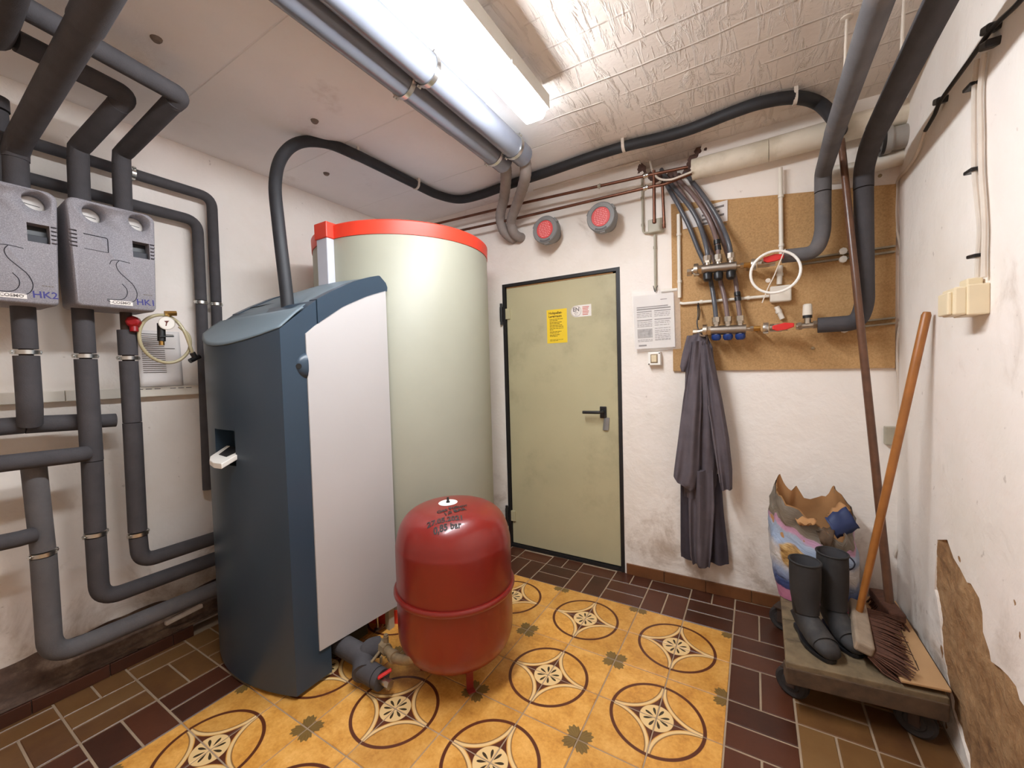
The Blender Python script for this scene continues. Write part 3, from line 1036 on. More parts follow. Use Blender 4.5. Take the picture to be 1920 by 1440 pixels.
# recess for the control unit
cut(fp, G().prism([(-2.112, 0.80, 0.985), (-2.112, 0.80, 1.14), (-1.925, 0.80, 1.14), (-1.925, .80, 0.985)], (0, 0.16, 0)))
g = G()
cz = 0.988
out = [(-2.112, .93), (-2.075, .845), (-2.03, .823), (-1.97, .812), (-1.905, .815), (-1.925, .93)]
cu = build(G().prism([(x, y, cz + .045 * (y - .81) / .12) for x, y in out], (0, 0, 0.022)), 'control_unit', 'white_zip', boiler, label='white slide-out control unit', bevel=.003)
scr = [(-2.07, .925), (-2.035, .862), (-1.955, .856), (-1.945, .925)]
build(G().prism([(x, y, cz + .0225 + .045 * (y - .81) / .12) for x, y in scr], (0, 0, 0.002)), 'display', 'black', cu)
# dark box added inside the boiler to block light, and feet
g = G().box((BX0 + .03, 1.04, 0.17), (BX1 - .03, 1.395, 1.56))
build(g, 'light_blocker', 'dark', boiler)
build(G().box((BX0 + .05, 1.06, 0.03), (BX1 - .06, 1.36, 0.17)), 'base_frame', 'dark', boiler)
for x, y in ((BX0 + .06, 1.07), (BX1 - .08, 1.07), (BX0 + .2, 1.38), (BX1 - .08, 1.44)):
    build(G().lathe([(.018, 0), (.018, .008), (.007, .012), (.007, .16)], (x, y, 0), (0, 0, 1), 14), 'foot', 'steel', boiler)
build(G().box((BX1 - .045, 1.462, 0.0), (BX1 - .015, 1.498, 0.16)), 'support_leg', 'oldgrey', boiler)
# white side panels
for xx in (BX1 - .008, BX0 - .006):
    e = [(1.052, 0.150), (1.505, 0.118)] + [(y, pbot(y) + .004) for y in [1.505 - .0453 * i for i in range(11)]]
    build(G().prism([(xx, y, z) for y, z in e], (0.014, 0, 0)), 'side_panel', 'white_panel', boiler, label='white painted side panel')
# blue arched bands along the top edges
for xx, wd in ((BX1 - .05, .056), (BX0 - .006, .056)):
    yy = [1.112 + (1.508 - 1.112) * i / 16 for i in range(17)]
    e = [(y, ptop(y)) for y in yy if y < 1.47] + [(1.470, 1.872), (1.508, 1.842), (1.518, 1.82), (1.515, 1.800)] + [(y, pbot(y)) for y in reversed(yy)]
    build(G().prism([(xx, y, z) for y, z in e], (wd, 0, 0)), 'side_band', 'slate', boiler, label='arched blue band above the white side panel')


# top cover, curved and cut round to the tank
def top_surf(u, v):
    x = BX0 + .05 + (BX1 - BX0 - .10) * u
    ymax = min(1.505, TC.y - math.sqrt(max(0, (TR + .008) ** 2 - (x - TC.x) ** 2)))
    y = 1.05 + (ymax - 1.05) * v
    dent = math.exp(-(((x + 1.90) / .07) ** 2 + ((y - 1.12) / .07) ** 2))
    return (x, y, ptop(y) - .006 - .035 * dent + .018 * math.sin(PI * u) * v)


g = G().grid(top_surf, 34, 24)
tc = build(g, 'top_cover', 'topgrey', boiler, fix=False)
md = tc.modifiers.new('solid', 'SOLIDIFY'); md.thickness = .012; md.offset = -1
# front lip of the top (grey like the cover)
g = G()


def lip(u, v):
    x = BX0 + (BX1 - BX0) * u
    fy = front_y(x)
    y = fy + (1.052 - fy) * v
    return (x, y, ptop(y) - .002)


tl_ = build(G().grid(lip, 30, 10), 'front_lid', 'topgrey', boiler, fix=False)
md = tl_.modifiers.new('solid', 'SOLIDIFY'); md.thickness = .006; md.offset = 1
build(G().tube([(BX0 + .06 + .30 * t / 6, 1.17 + .012 * t / 6, ptop(1.17) - .002 + .018 * math.sin(PI * (.085 + .41 * t / 6)) * .25) for t in range(7)], 0.0022, 6), 'lid_joint', 'dark', boiler)
# knob with lock half hidden by the white panel
kc = V((BX1, 1.052, 1.412))
g = G()
g.lathe([(.058, -.004), (.056, .001), (.044, .011), (.024, .018), (0, .020)], kc + V((0, 0.012, 0)), (1, 0, 0), 36)
kn = build(g, 'knob', 'slate', boiler, sharp=60)
cut(kn, G().box((BX1 - .1, 1.0515, 1.2), (BX1 + .1, 1.2, 1.6)))
build(G().lathe([(0, .004), (.011, .004), (.012, 0)], (BX1 + .004, 1.0155, 1.410), (1, -.8, 0), 16), 'lock', 'black', kn)

# ------------------------------------------------------------------ red expansion vessel
VC, VR = V((-1.182, 1.423)), 0.2587
vessel = thing('expansion_vessel', 'red steel expansion vessel standing on three legs beside the boiler', 'vessel', (VC.x, VC.y, 0))
up = [(VR, 0.415), (VR, 0.585), (VR * .985, 0.625), (VR * .94, 0.672), (VR * .86, 0.712), (VR * .74, 0.741), (VR * .58, 0.760), (VR * .38, 0.771), (VR * .18, 0.776), (0, 0.777)]


def vtop(r):
    P = list(reversed(up))
    for (a, b), (c, d) in zip(P, P[1:]):
        if r <= c:
            return b + (d - b) * (r - a) / max(1e-6, c - a)
    return up[0][1]


def smooth_prof(p, per=4):
    return [(max(0, q.x), q.y) for q in spline([(a, b, 0) for a, b in p], per)]


build(G().lathe(smooth_prof(up), (VC.x, VC.y, 0), (0, 0, 1), 96), 'upper_shell', 'vessel', vessel, sharp=60)
lo = [(0, 0.083), (VR * .3, 0.085), (VR * .55, 0.094), (VR * .75, 0.113), (VR * .9, 0.148), (VR * .98, 0.195), (VR, 0.25), (VR, 0.405)]
build(G().lathe(smooth_prof(lo), (VC.x, VC.y, 0), (0, 0, 1), 72), 'lower_shell', 'vessel', vessel, sharp=60)
build(G().lathe([(VR - .01, .399), (VR + .008, .397), (VR + .0135, .406), (VR + .0135, .414), (VR + .008, .422), (VR - .01, .420)], (VC.x, VC.y, 0), (0, 0, 1), 72), 'rim', 'vessel', vessel, sharp=60)
for a in (-.54, -.54 + 2 * PI / 3, -.54 + 4 * PI / 3):
    c = V((VC.x + .145 * math.cos(a), VC.y + .145 * math.sin(a), 0))
    rd = V((math.cos(a), math.sin(a), 0))
    tn = V((-rd.y, rd.x, 0))
    g = G().obox(c + V((0, 0, .055)), (.006, .032, .11), rd, tn)
    g.obox(c + rd * .012 + V((0, 0, .003)), (.030, .032, .006), rd, tn)
    build(g, 'leg', 'vessel', vessel, bevel=.0015)
lc = V((VC.x - .012, VC.y - .018))
wz = lambda p, e=.0032: V((p[0], p[1], vtop((V((p[0], p[1])) - VC).length) + e))
g = G()
rings = [[wz((lc.x + r * math.cos(a), lc.y + r * math.sin(a)), .0015) for a in [2 * PI * t / 32 for t in range(32)]] for r in (.043, .03, .015, .002)]
g.loft(rings, True, False, True)
lb = build(g, 'valve_label', 'white_zip', vessel, label='round white label around the filling valve', fix=False)
build(G().lathe([(.009, 0), (.009, .004), (.006, .008), (.005, .024), (0, .025)], (lc.x, lc.y, vtop(.02)), (0, 0, 1), 14), 'valve_cap', 'black', vessel)
view = V((VC.x, VC.y, 0)).normalized()
rt = V((view.y, -view.x, 0))
g = G()


def vwarp(p):
    return wz((p.x, p.y))


def mk(ang):
    a = math.radians(ang)
    return (rt * math.cos(a) + view * math.sin(a), view * math.cos(a) - rt * math.sin(a))


bx, by = mk(20)
o1 = V((lc.x, lc.y, 0)) - view * .075 + rt * .018
text_on(g, 'Gas Füllung', .030, o1, bx, by, warp=vwarp, bold=.0009)
text_on(g, '1,0 BAR', .030, o1 - by * .031, bx, by, warp=vwarp, bold=.0009)
bx, by = mk(3)
o2 = V((lc.x, lc.y, 0)) - view * .152 - rt * .012
text_on(g, '27.05.2021', .034, o2 - by * .004, bx, by, warp=vwarp, bold=.001)
text_on(g, '0,85 bar', .034, o2 - by * .038 + bx * .006, bx, by, warp=vwarp, bold=.001)
build(g, 'handwriting', 'inkdark', vessel, fix=False)

# fitting beside the vessel: foam covered tee with drain cock
tee = thing('pipe_fitting', 'grey foam-wrapped pipe fitting with red drain tap between boiler and red vessel', 'pipe fitting', (-1.50, 1.17, 0))
c0 = V((-1.690, 1.183, 0.090)); c1 = V((-1.527, 1.182, 0.085)); c2 = V((-1.463, 1.143, 0.070)); c3 = V((-1.288, 1.145, 0.060)); c4 = V((-1.491, 1.242, 0.120))
g = G().tube(fillet([c0 + (c0 - c1) * .8, c1, c2 + V((.0, -.02, 0))], .05), .046, 18)
build(g, 'foam_sleeve', 'foam', tee)
g = G().tube(fillet([c1 + V((0, 0, -.02)), c1 + V((.01, .02, .03)), c4 + V((.0, 0, -.01))], .05), .044, 18)
build(g, 'foam_sleeve', 'foam', tee)
dd = (c3 - c2).normalized()
build(G().tube([c2 - dd * .02, c2 + dd * .065], .044, 18), 'foam_sleeve', 'foam', tee)
build(G().tube([c2 + dd * .068, c2 + dd * .095], .043, 18), 'foam_sleeve', 'foam', tee)
g = G().cyl(c2 + dd * .09, c2 + dd * .125, .017, n=14)
g.cyl(c2 + dd * .125, c2 + dd * .145, .020, n=6)
build(g, 'drain_tap', 'nickel', tee)
g = G().obox(c2 + dd * .112 + V((0, 0, .034)), (.060, .016, .011), (.5, .9, .25), (-.9, .5, 0))
build(g, 'lever', 'red_lever', tee, bevel=.004)
a4 = V((-1.441, 1.229, 0.125))
g = G().cyl(c4 + V((-.01, .0, 0)), a4 + (a4 - c4).normalized() * .02, .026, n=8)
g.cyl(a4 + V((-.004, .01, 0)), a4 + V((-.004, .01, .050)), .012, n=10)
g.cyl(a4 + V((-.004, .01, .050)), a4 + V((-.004, .01, .058)), .009, n=10)
build(g, 'valve_body', 'olbrass', tee)
g = G().obox(a4 + V((-.006, -.045, -.008)), (.012, .075, .009), (1, 0, 0), (-.25, 1, .12))
g.obox(a4 + V((.006, -.030, -.030)), (.010, .010, .030))
build(g, 'valve_key', 'olbrass', tee, bevel=.002)
e1_, e2_, e3_ = V((-1.331, 1.196, 0.135)), V((-1.256, 1.191, 0.160)), V((-1.192, 1.215, .214))
g = G().tube(fillet([a4, e1_, e2_, e3_], .03), .020, 16)
ring_band(g, a4.lerp(e1_, .75), e1_ - a4, .019, .026, .007)
ring_band(g, e2_.lerp(e3_, .45), e3_ - e2_, .019, .030, .007)
ring_band(g, e2_.lerp(e3_, .9), e3_ - e2_, .019, .014, .011)
build(g, 'elbow', 'olbrass', tee)


# ------------------------------------------------------------------ heating circuit boxes
def pump_group(ya, yb, za, zb, label, mark, both, seed):
    XF, XBk = -2.350, -2.560
    t = thing('pump_group', label, 'pump station', (-2.46, (ya + yb) / 2, za), 'insulated pump stations on the left wall')
    g = G()
    rd = .03
    base = []
    for cy, cz, a0 in ((yb - rd, zb - rd, 0), (ya + rd, zb - rd, PI / 2), (ya + rd, za + rd * .6, PI), (yb - rd, za + rd * .6, 1.5 * PI)):
        rr = rd if cz > (za + zb) / 2 else rd * .6
        for q in range(6):
            a = a0 + PI / 2 * q / 5
            base.append((cy + rr * math.cos(a), cz + rr * math.sin(a)))
    my, mz = (ya + yb) / 2, (za + zb) / 2
    rings = []
    for xx, kk in ((XBk, .97), (XBk + .09, .985), (XF - .02, 1.0), (XF - .006, .985), (XF, .955)):
        rings.append([(xx, my + (y - my) * kk, mz + (z - mz) * (kk if xx != XBk else .98)) for y, z in base])
    g.loft(rings, True, True, True)
    body = build(g, 'insulation_cover', 'epp', t, sharp=50)
    W, H = yb - ya, zb - za
    dial_pos = [(ya + W * .29, zb - H * .115), (ya + W * .80, zb - H * .105)]
    if not both:
        dial_pos = dial_pos[1:] if False else dial_pos
    for dy, dz in dial_pos:
        cut(body, G().lathe([(.036, -.05), (.038, .07)], (XF - .045, dy, dz), (1, 0, 0), 28))
    wy, wz_ = ya + W * .70, za + H * .615
    cut(body, G().box((XF - .05, wy, wz_ - .035), (XF + .02, wy + .058, wz_ + .035)))
    for s_ in range(5):
        zz = wz_ + .032 - s_ * .0155
        cut(body, G().box((XF - .012, yb - .024, zz - .003), (XF + .02, yb + .02, zz + .003)))
        cut(body, G().box((XF - .012, ya - .02, zz - .003), (XF + .02, ya + .026, zz + .003)))
    for dy, dz in dial_pos:
        th_ = build(G().lathe([(.0355, -.002), (.0355, .010), (.031, .014), (0, .015)], (XF - .090, dy, dz), (1, 0, 0), 28), 'thermometer', 'label', t)
        build(G().obox((XF - .0745, dy, dz), (.001, .044, .002), (1, 0, 0), (0, 1, -.12), (0, .12, 1)), 'needle', 'inkdark', th_)
    build(G().box((XF - .049, wy + .002, wz_ - .034), (XF - .02, wy + .056, wz_ - .005)), 'pump_display', 'darkslot', t, bevel=.002)
    build(G().box((XF - .0495, wy, wz_ - .035), (XF - .047, wy + .058, wz_ + .035)), 'window_back', 'black', t)
    # square outline pressed into the cover
    g = G()
    oy, oz = ya + W * .16, wz_ - .034
    sq = [(XF, oy, oz), (XF, oy + .072, oz - .002), (XF, oy + .072, oz + .058), (XF, oy, oz + .060)]
    g.tube(fillet(sq[1:3] + [sq[3]] , .008), .0018, 6)
    g.tube([sq[0], sq[1]], .0012, 6)
    # the pressed s-shaped groove
    def pt(u, v):
        return (XF + .0002, ya + W * u, za + H * v)
    g.tube(spline([pt(.42, .425), pt(.45, .465), pt(.53, .475), pt(.66, .465)], 6), .0013, 6)
    g.tube(spline([pt(.53, .475), pt(.495, .43), pt(.52, .37), pt(.60, .31), pt(.68, .25), pt(.72, .17), pt(.69, .10), pt(.60, .065), pt(.44, .055), pt(.37, .075)], 6), .0014, 6)
    g.tube(spline([pt(.55, .25), pt(.60, .20), pt(.595, .14), pt(.53, .095), pt(.37, .085)], 6), .0014, 6)
    build(g, 'groove', 'darkslot', t)
    ly, lz = ya + W * .40, za + .018
    lb_ = build(G().box((XF - .001, ly, lz), (XF + .0012, ly + W * .26, lz + .018)), 'maker_label', 'label', t)
    g = G()
    text_on(g, 'COSMO', .0165, (XF + .0016, ly + W * .13, lz + .009), (0, 1, 0), (0, 0, 1), bold=.0005)
    build(g, 'lettering', 'ink', lb_, fix=False)
    g = G()
    text_on(g, mark, .036, (XF + .0006, ya + W * .825, za + .038), (0, 1, .03), (0, -.05, 1), bold=.0006)
    build(g, 'handwriting', 'inkblue', t, fix=False)
    g = G()
    for q in range(4):
        bar(g, (XF + .0006, ya + W * .80, za + .074), (0, 1, 0), (0, 0, 1), q * .008, q * .008 + .006, 0, .005)
    build(g, 'stamp', 'ink', t, fix=False)
    build(G().box((XL, ya + .06, za + .10), (XBk + .004, yb - .06, zb - .10)), 'wall_bracket', 'dark', t)
    return t


pump_group(.508, .790, 1.678, 2.118, 'speckled grey pump station with HK1 written on it', 'HK1', True, 1)
pump_group(.203, .487, 1.668, 2.112, 'speckled grey pump station with HK2 written on it', 'HK2', True, 2)


# ------------------------------------------------------------------ insulated pipes, left side
def foam_pipe(name, label, sleeves, clamps=(), group=None, cat='pipe', m='foam', core=None):
    p0 = V(sleeves[0][0][0])
    t = thing(name, label, cat, tuple(p0), group)
    for path, r in sleeves:
        build(G().tube(path, r, 20), 'foam_sleeve', m, t)
    for c, a, r in clamps:
        pipe_clamp(c, a, r, t)
    if core:
        build(G().tube(core[0], core[1], 12), 'steel_pipe', 'castiron', t)
    return t


PX = -2.48
R_ = .0345
Zb = 1.67
y1_, y2_, y3_, y4_ = .400, .566, .706, .412
zt2, zt3 = 2.10, 2.10
# P1: from left box down into the upper horizontal
foam_pipe('insulated_pipe', 'thick grey pipe dropping from the HK2 pump station into a horizontal pipe', [
    ([(PX, y1_, Zb + .03), (PX, y1_, 1.505)], R_), (fillet([(PX, y1_, 1.478), (PX, y1_, 1.27), (PX - .03, y1_ + .002, 1.205)], .05), R_ + .002)],
    [((PX, y1_, 1.492), (0, 0, 1), R_)], core=([(PX, y1_, 1.60), (PX, y1_, 1.40)], .02))
# P2
foam_pipe('insulated_pipe', 'grey pipe from the HK1 pump station, middle of three, bending to the boiler low down', [
    ([(PX, y2_, Zb + .03), (PX, y2_, 1.492)], R_), ([(PX, y2_, 1.466), (PX, y2_, 1.024)], R_ + .002), ([(PX, y2_, 1.021), (PX, y2_ - .004, .715)], R_ + .001),
    (fillet([(PX, y2_ - .004, .690), (PX, y2_ - .004, .405), (PX, 1.12, .405)], .075, 10), R_)],
    [((PX, y2_, 1.479), (0, 0, 1), R_), ((PX, y2_ - .004, .702), (0, 0.05, 1), R_)], core=([(PX, y2_, 1.60), (PX, y2_, 1.40)], .02))
# P3
foam_pipe('insulated_pipe', 'grey pipe below the red capped valve, right of three, bending to the boiler', [
    ([(PX, y3_, 1.60), (PX, y3_, 1.486)], R_), ([(PX, y3_, 1.458), (PX, y3_, 1.175)], R_ - .001), ([(PX, y3_, 1.172), (PX, y3_ - .004, .665)], R_),
    (fillet([(PX, y3_ - .004, .640), (PX, y3_, .515), (PX, 1.10, .515)], .07, 10), R_ - .001)],
    [((PX, y3_, 1.472), (0, 0, 1), R_), ((PX, y3_ - .003, .652), (0, 0, 1), R_)], core=([(PX, y3_, Zb + .03), (PX, y3_, 1.40)], .022))
# P4
foam_pipe('insulated_pipe', 'lowest dusty grey pipe running along the floor ledge to the boiler', [
    ([(PX - .02, y4_ - .01, 1.06), (PX - .02, y4_, .685)], R_ + .002),
    (fillet([(PX - .02, y4_, .660), (PX - .02, y4_, .235), (PX - .02, 1.16, .235)], .085, 10), R_ + .004)],
    [((PX - .02, y4_, .672), (0, 0, 1), R_ + .001)], m='foam_dusty')
# horizontals
foam_pipe('insulated_pipe', 'upper horizontal grey pipe crossing behind the three vertical pipes', [
    ([(-2.545, -.20, 1.205), (-2.545, .39, 1.20)], R_), ([(-2.545, .395, 1.20), (-2.545, .555, 1.192)], R_ + .001), ([(-2.545, .555, 1.192), (-2.54, .665, 1.187)], R_ - .004)])
foam_pipe('insulated_pipe', 'middle horizontal grey pipe ending at the middle vertical pipe', [
    ([(-2.43, -.20, 1.085), (-2.43, .505, 1.064), (-2.452, .54, 1.062)], R_ - .002)])
foam_pipe('insulated_pipe', 'lower horizontal grey pipe stub joining the lowest pipe from the left', [
    ([(-2.46, -.20, .790), (-2.46, .345, .765), (-2.475, .385, .763)], R_ - .004)])
# wall pipes running behind the boxes and down behind the boiler
WX = -2.62
foam_pipe('insulated_pipe', 'outer grey wall pipe turning down from under the ceiling behind the boiler', [
    ([(WX, -.15, 2.385), (WX, .80, 2.385)], .025), (fillet([(WX, .805, 2.385), (WX, 1.142, 2.385), (WX, 1.137, 1.80)], .06), .0255), ([(WX, 1.137, 1.775), (WX, 1.125, .75)], .0255)],
    [((WX, .802, 2.385), (0, 1, 0), .025), ((WX, 1.137, 1.787), (0, 0, 1), .0255)])
foam_pipe('insulated_pipe', 'inner grey wall pipe turning down beside it behind the boiler', [
    ([(WX, -.15, 2.232), (WX, .76, 2.232)], .025), (fillet([(WX, .76, 2.232), (WX, 1.066, 2.232), (WX, 1.064, 1.80)], .06), .0265), ([(WX, 1.064, 1.775), (WX, 1.050, .75)], .0265)],
    [((WX, 1.064, 1.787), (0, 0, 1), .0265)])
# pipes leaving the boxes upward
foam_pipe('insulated_pipe', 'grey pipe rising from the right side of the HK1 station to the ceiling', [
    ([(PX, .718, zt3), (PX, .722, 2.345)], .0335), ([(PX, .722, 2.347), (PX + .005, .724, 2.40), (PX + .03, .730, 2.412), (-1.99, .755, 2.487)], .0335),
    (fillet([(-2.01, .755, 2.482), (-1.965, .768, 2.50), (-1.885, .36, 2.50), (-1.80, -.2, 2.50)], .05), .0335)])
foam_pipe('insulated_pipe', 'grey pipe rising from the left side of the HK1 station to the ceiling', [
    ([(PX, .578, zt2), (PX, .582, 2.315)], .035), ([(PX, .582, 2.317), (PX + .005, .584, 2.365), (PX + .03, .590, 2.378), (-2.185, .640, 2.478)], .035),
    (fillet([(-2.20, .637, 2.474), (-2.135, .655, 2.50), (-2.085, .36, 2.50)], .07), .035)])
q0, q1 = V((PX, .408, 2.27)), V((-1.627, 0.414, 2.385))
q2 = q1 + (q1 - q0).normalized() * .75
foam_pipe('insulated_pipe', 'thick dark grey pipe slanting from the HK2 station out across the ceiling', [
    ([(PX, .405, 2.08), (PX, .407, 2.245)], .036), ([(PX, .407, 2.247), (PX + .002, .408, 2.275), tuple(q0 + V((.05, .003, .035))), tuple(q1)], .0385),
    ([tuple(q1 + (q1 - q0).normalized() * .003), tuple(q2)], .0415)])
foam_pipe('insulated_pipe', 'short dark grey pipe standing behind the slanting pipe under the ceiling corner', [
    ([(-2.52, .37, 2.05), (-2.50, .366, 2.42)], .036), ([(-2.50, .366, 2.425), (-2.50, .366, 2.47)], .040)])
foam_pipe('insulated_pipe', 'big dark grey pipe in the top left corner of the ceiling', [
    (fillet([(-2.10, .31, 2.50), (-1.90, .30, 2.48), (-1.35, .26, 2.44)], .1), .05)])

# ------------------------------------------------------------------ gauge, filling hose, papers
gt = thing('pressure_gauge', 'round white pressure gauge with brass elbow under the HK1 station', 'gauge', (-2.440, 0.843, 1.641))
gc = V((-2.420, 0.836, 1.639))
to = (V((0, 0, 1.37)) - gc).normalized()
build(G().lathe([(.030, -.022), (.032, -.004), (.032, .002), (.029, .002)], gc, to, 32), 'gauge_case', 'steel', gt)
fc = build(G().lathe([(.0285, .0022), (.0285, .0034), (0, .0034)], gc, to, 32), 'gauge_face', 'white_zip', gt)
rt_ = V((0, 0, 1)).cross(to).normalized()
up_ = to.cross(rt_)
g = G()
g.add([gc + to * .0040 + rt_ * a + up_ * b for a, b in ((-.010, .010), (.010, .012), (.002, .002), (-.002, -.014), (-.006, -.014), (-.003, .002))], [(0, 1, 2, 3, 4, 5)])
build(g, 'gauge_pointer', mat('brown_red_ink', (96, 40, 34), .6), fc, fix=False)
g = G().tube(fillet([gc - to * .02, gc - to * .045 + V((0, 0, .012)), gc - to * .03 + V((0, .012, .055))], .02), .013, 12)
g.cyl(gc + V((-.02, .0, .048)), gc + V((-.015, .045, .052)), .013, n=6)
build(g, 'brass_elbow', 'brass', gt)
g = G().cyl(gc + V((-.03, -.012, .0)), gc + V((-.03, -.014, -.085)), .016, n=14)
g.obox(gc + V((-.012, .0, -.063)), (.012, .055, .006), (1, 0, 0), (0, 1, .05))
build(g, 'drain_valve', 'black', gt, bevel=0)
build(G().cyl(gc + V((-.03, -.014, -.085)), gc + V((-.03, -.014, -.105)), .011, n=10), 'hose_nipple', 'brass', gt)

hc = V((-2.460, 0.847, 1.581))
ringp = spline([(-2.450, 0.895, 1.630), (-2.450, 0.933, 1.585), (-2.452, 0.933, 1.518), (-2.455, 0.894, 1.466), (-2.455, 0.840, 1.450), (-2.455, 0.785, 1.473), (-2.450, 0.747, 1.525), (-2.445, 0.739, 1.586), (-2.440, 0.757, 1.641), (-2.435, 0.796, 1.672), (-2.450, 0.846, 1.678),
                (-2.455, 0.889, 1.654), (-2.440, 0.912, 1.604), (-2.435, 0.928, 1.543), (-2.435, 0.939, 1.496)], 6)
hose = thing('filling_hose', 'coiled clear yellowish filling hose with a black coupling by the gauge', 'hose', tuple(hc))
build(G().tube(ringp, .0075, 10), 'hose', 'hose_clear', hose)
g = G().cyl(V((-2.440, 0.939, 1.501)), V((-2.440, 0.951, 1.477)), .013, n=12)
g.cyl(V((-2.435, 0.926, 1.458)), V((-2.445, 0.972, 1.483)), .012, n=12)
build(g, 'coupling', 'black', hose)

rc = V((-2.440, 0.719, 1.630))
g = G().lathe([(0, .02), (.018, .02), (.026, .012), (.028, -.012), (.02, -.02)], rc + V((0, 0, .006)), (.8, -.5, .15), 8)
g.cyl(rc + V((0, 0, -.005)), rc + V((.004, 0, -.038)), .016, n=10)
single(g, 'valve_cap', 'red_cap', 'red plastic valve cap below the HK1 pump station', 'valve')

# trunking and papers
build_tr = thing('cable_duct', 'long white cable duct fixed along the left wall behind the pipes', 'cable duct', (XL, .3, 1.285))
for a, b in ((-.3, .53), (.532, 1.36)):
    build(G().box((XL, a, 1.283), (XL + .04, b, 1.332)), 'duct_cover', 'white_pvc', build_tr, bevel=.003)
g = G()
for q in range(7):
    bar(g, (XL + .0405, .74 + .035 * q + (.03 if q > 3 else 0), 1.322), (0, 1, 0), (0, 0, 1), 0, .025, 0, .004)
build(g, 'print', 'ink', build_tr, fix=False)
a_, b_ = (-2.660, 0.797, 1.360), (-2.660, 0.977, 1.353)
t_ = (-2.660, 0.892, 1.702)
dz = 1.334
g = G()
yA, yB_ = a_[1], b_[1]
g.grid(lambda u, v: (XL + .02 - .018 * v + .012 * (1 - v) * math.sin(u * 3.1), yA + (yB_ - yA) * u, dz + (.29) * v), 10, 10)
sh = single(g, 'document', 'paper', 'printed white sheets leaning on the cable duct behind the filling hose', 'paper', fix=False)
md = sh.modifiers.new('solid', 'SOLIDIFY'); md.thickness = .004; md.offset = -1
g = G()
for r_ in range(20):
    v = .93 - r_ * .036
    xx = .08
    u1 = .60 if r_ % 7 else .85
    pts = lambda u, vv: V((XL + .0225 - .018 * vv + .012 * (1 - vv) * math.sin(u * 3.1), yA + (yB_ - yA) * u, dz + .29 * vv))
    for q in range(6):
        ua, ub = .08 + (u1 - .08) * q / 6, .08 + (u1 - .08) * (q + 1) / 6
        g.add([pts(ua, v), pts(ub, v), pts(ub, v + .012), pts(ua, v + .012)], [(0, 1, 2, 3)])
build(g, 'print', 'ink', sh, fix=False)

# ------------------------------------------------------------------ black hose from boiler along the ceiling
hp_ = [(-1.905, 1.128, 1.665), (-1.918, 1.130, 1.790), (-1.955, 1.130, 2.099), (-2.001, 1.150, 2.307), (-2.055, 1.220, 2.480), (-2.062, 1.320, 2.600), (-2.021, 1.450, 2.647), (-1.924, 1.546, 2.605), (-1.932, 1.701, 2.616), (-1.921, 2.043, 2.616),
       (-1.908, 2.241, 2.616), (-1.835, 2.389, 2.616), (-1.666, 2.418, 2.616), (-1.431, 2.396, 2.616), (-1.144, 2.384, 2.616), (-0.850, 2.361, 2.616), (-0.626, 2.357, 2.616), (-0.428, 2.381, 2.616), (-0.268, 2.382, 2.616),
       (-0.093, 2.348, 2.616), (0.042, 2.340, 2.616), (0.172, 2.384, 2.616), (0.274, 2.490, 2.610), (0.326, 2.420, 2.480), (0.371, 2.560, 2.472), (0.393, 2.680, 2.509)]
bh = thing('black_hose', 'thick black hose looping from the boiler top along the ceiling to the right', 'hose', hp_[0])
build(G().tube(spline(hp_, 7), .0285, 18), 'hose', 'rubber', bh)
for c, a in (((-1.943, 1.579, 2.616), (.0, 1, -.1)), ((-1.921, 2.043, 2.616), (.05, 1, 0)), ((-0.626, 2.357, 2.616), (1, 0, 0)), ((0.172, 2.384, 2.616), (.95, .1, 0))):
    g = G()
    ring_band(g, c, a, .0275, .016, .004, 24)
    ax = V(a).normalized()
    sd = ax.cross(V((0, 0, 1))).normalized()
    for s_ in (-1, 1):
        g.obox(V(c) + sd * s_ * .031 + V((0, 0, .02)), (.004, .016, .03), sd, ax)
    build(g, 'hose_clip', 'cable', bh)

# ------------------------------------------------------------------ twin pipes and flexible hoses
for xx, lab in ((-1.252, 'left grey plastic pipe of the pair clamped under the ceiling beside the lamp'), (-1.122, 'grey plastic pipe nearest the lamp, clamped under the ceiling')):
    t = thing('ceiling_pipe', lab, 'pipe', (xx, .8, 2.585), 'twin grey pipes under the ceiling')
    build(G().tube([(xx, -.5, 2.586), (xx, 1.68, 2.586), (xx, 2.068, 2.584)], .0595, 32), 'pipe', 'pipe_pvc', t)
    build(G().tube([(xx, -.5, 2.586), (xx, 1.62, 2.586)], .0612, 32), 'pipe_sleeve', 'pipe_pvc', t)
    for yc in (1.28, 1.957):
        pipe_clamp((xx, yc, 2.585), (0, 1, 0), .0625, t, wd=.022)
for pts, lab in (([(-1.252, 1.98, 2.586), (-1.252, 2.075, 2.582), (-1.298, 2.170, 2.557), (-1.457, 2.400, 2.538), (-1.553, 2.500, 2.471), (-1.560, 2.550, 2.385), (-1.534, 2.610, 2.342), (-1.532, 2.670, 2.349)], 'left dusty grey flexible hose bending down into the back wall'),
                 ([(-1.122, 1.98, 2.586), (-1.122, 2.075, 2.582), (-1.164, 2.170, 2.521), (-1.349, 2.400, 2.492), (-1.467, 2.510, 2.430), (-1.485, 2.560, 2.365), (-1.471, 2.610, 2.337), (-1.468, 2.670, 2.345)], 'right dusty grey flexible hose bending down into the back wall')):
    sp = spline(pts, 10)
    rad = [.033 + (.0018 if i % 2 else 0) for i in range(len(sp))]
    single(G().tube(sp, rad, 16), 'flexible_hose', 'flex', lab, 'hose', group='flexible hoses below the twin pipes')

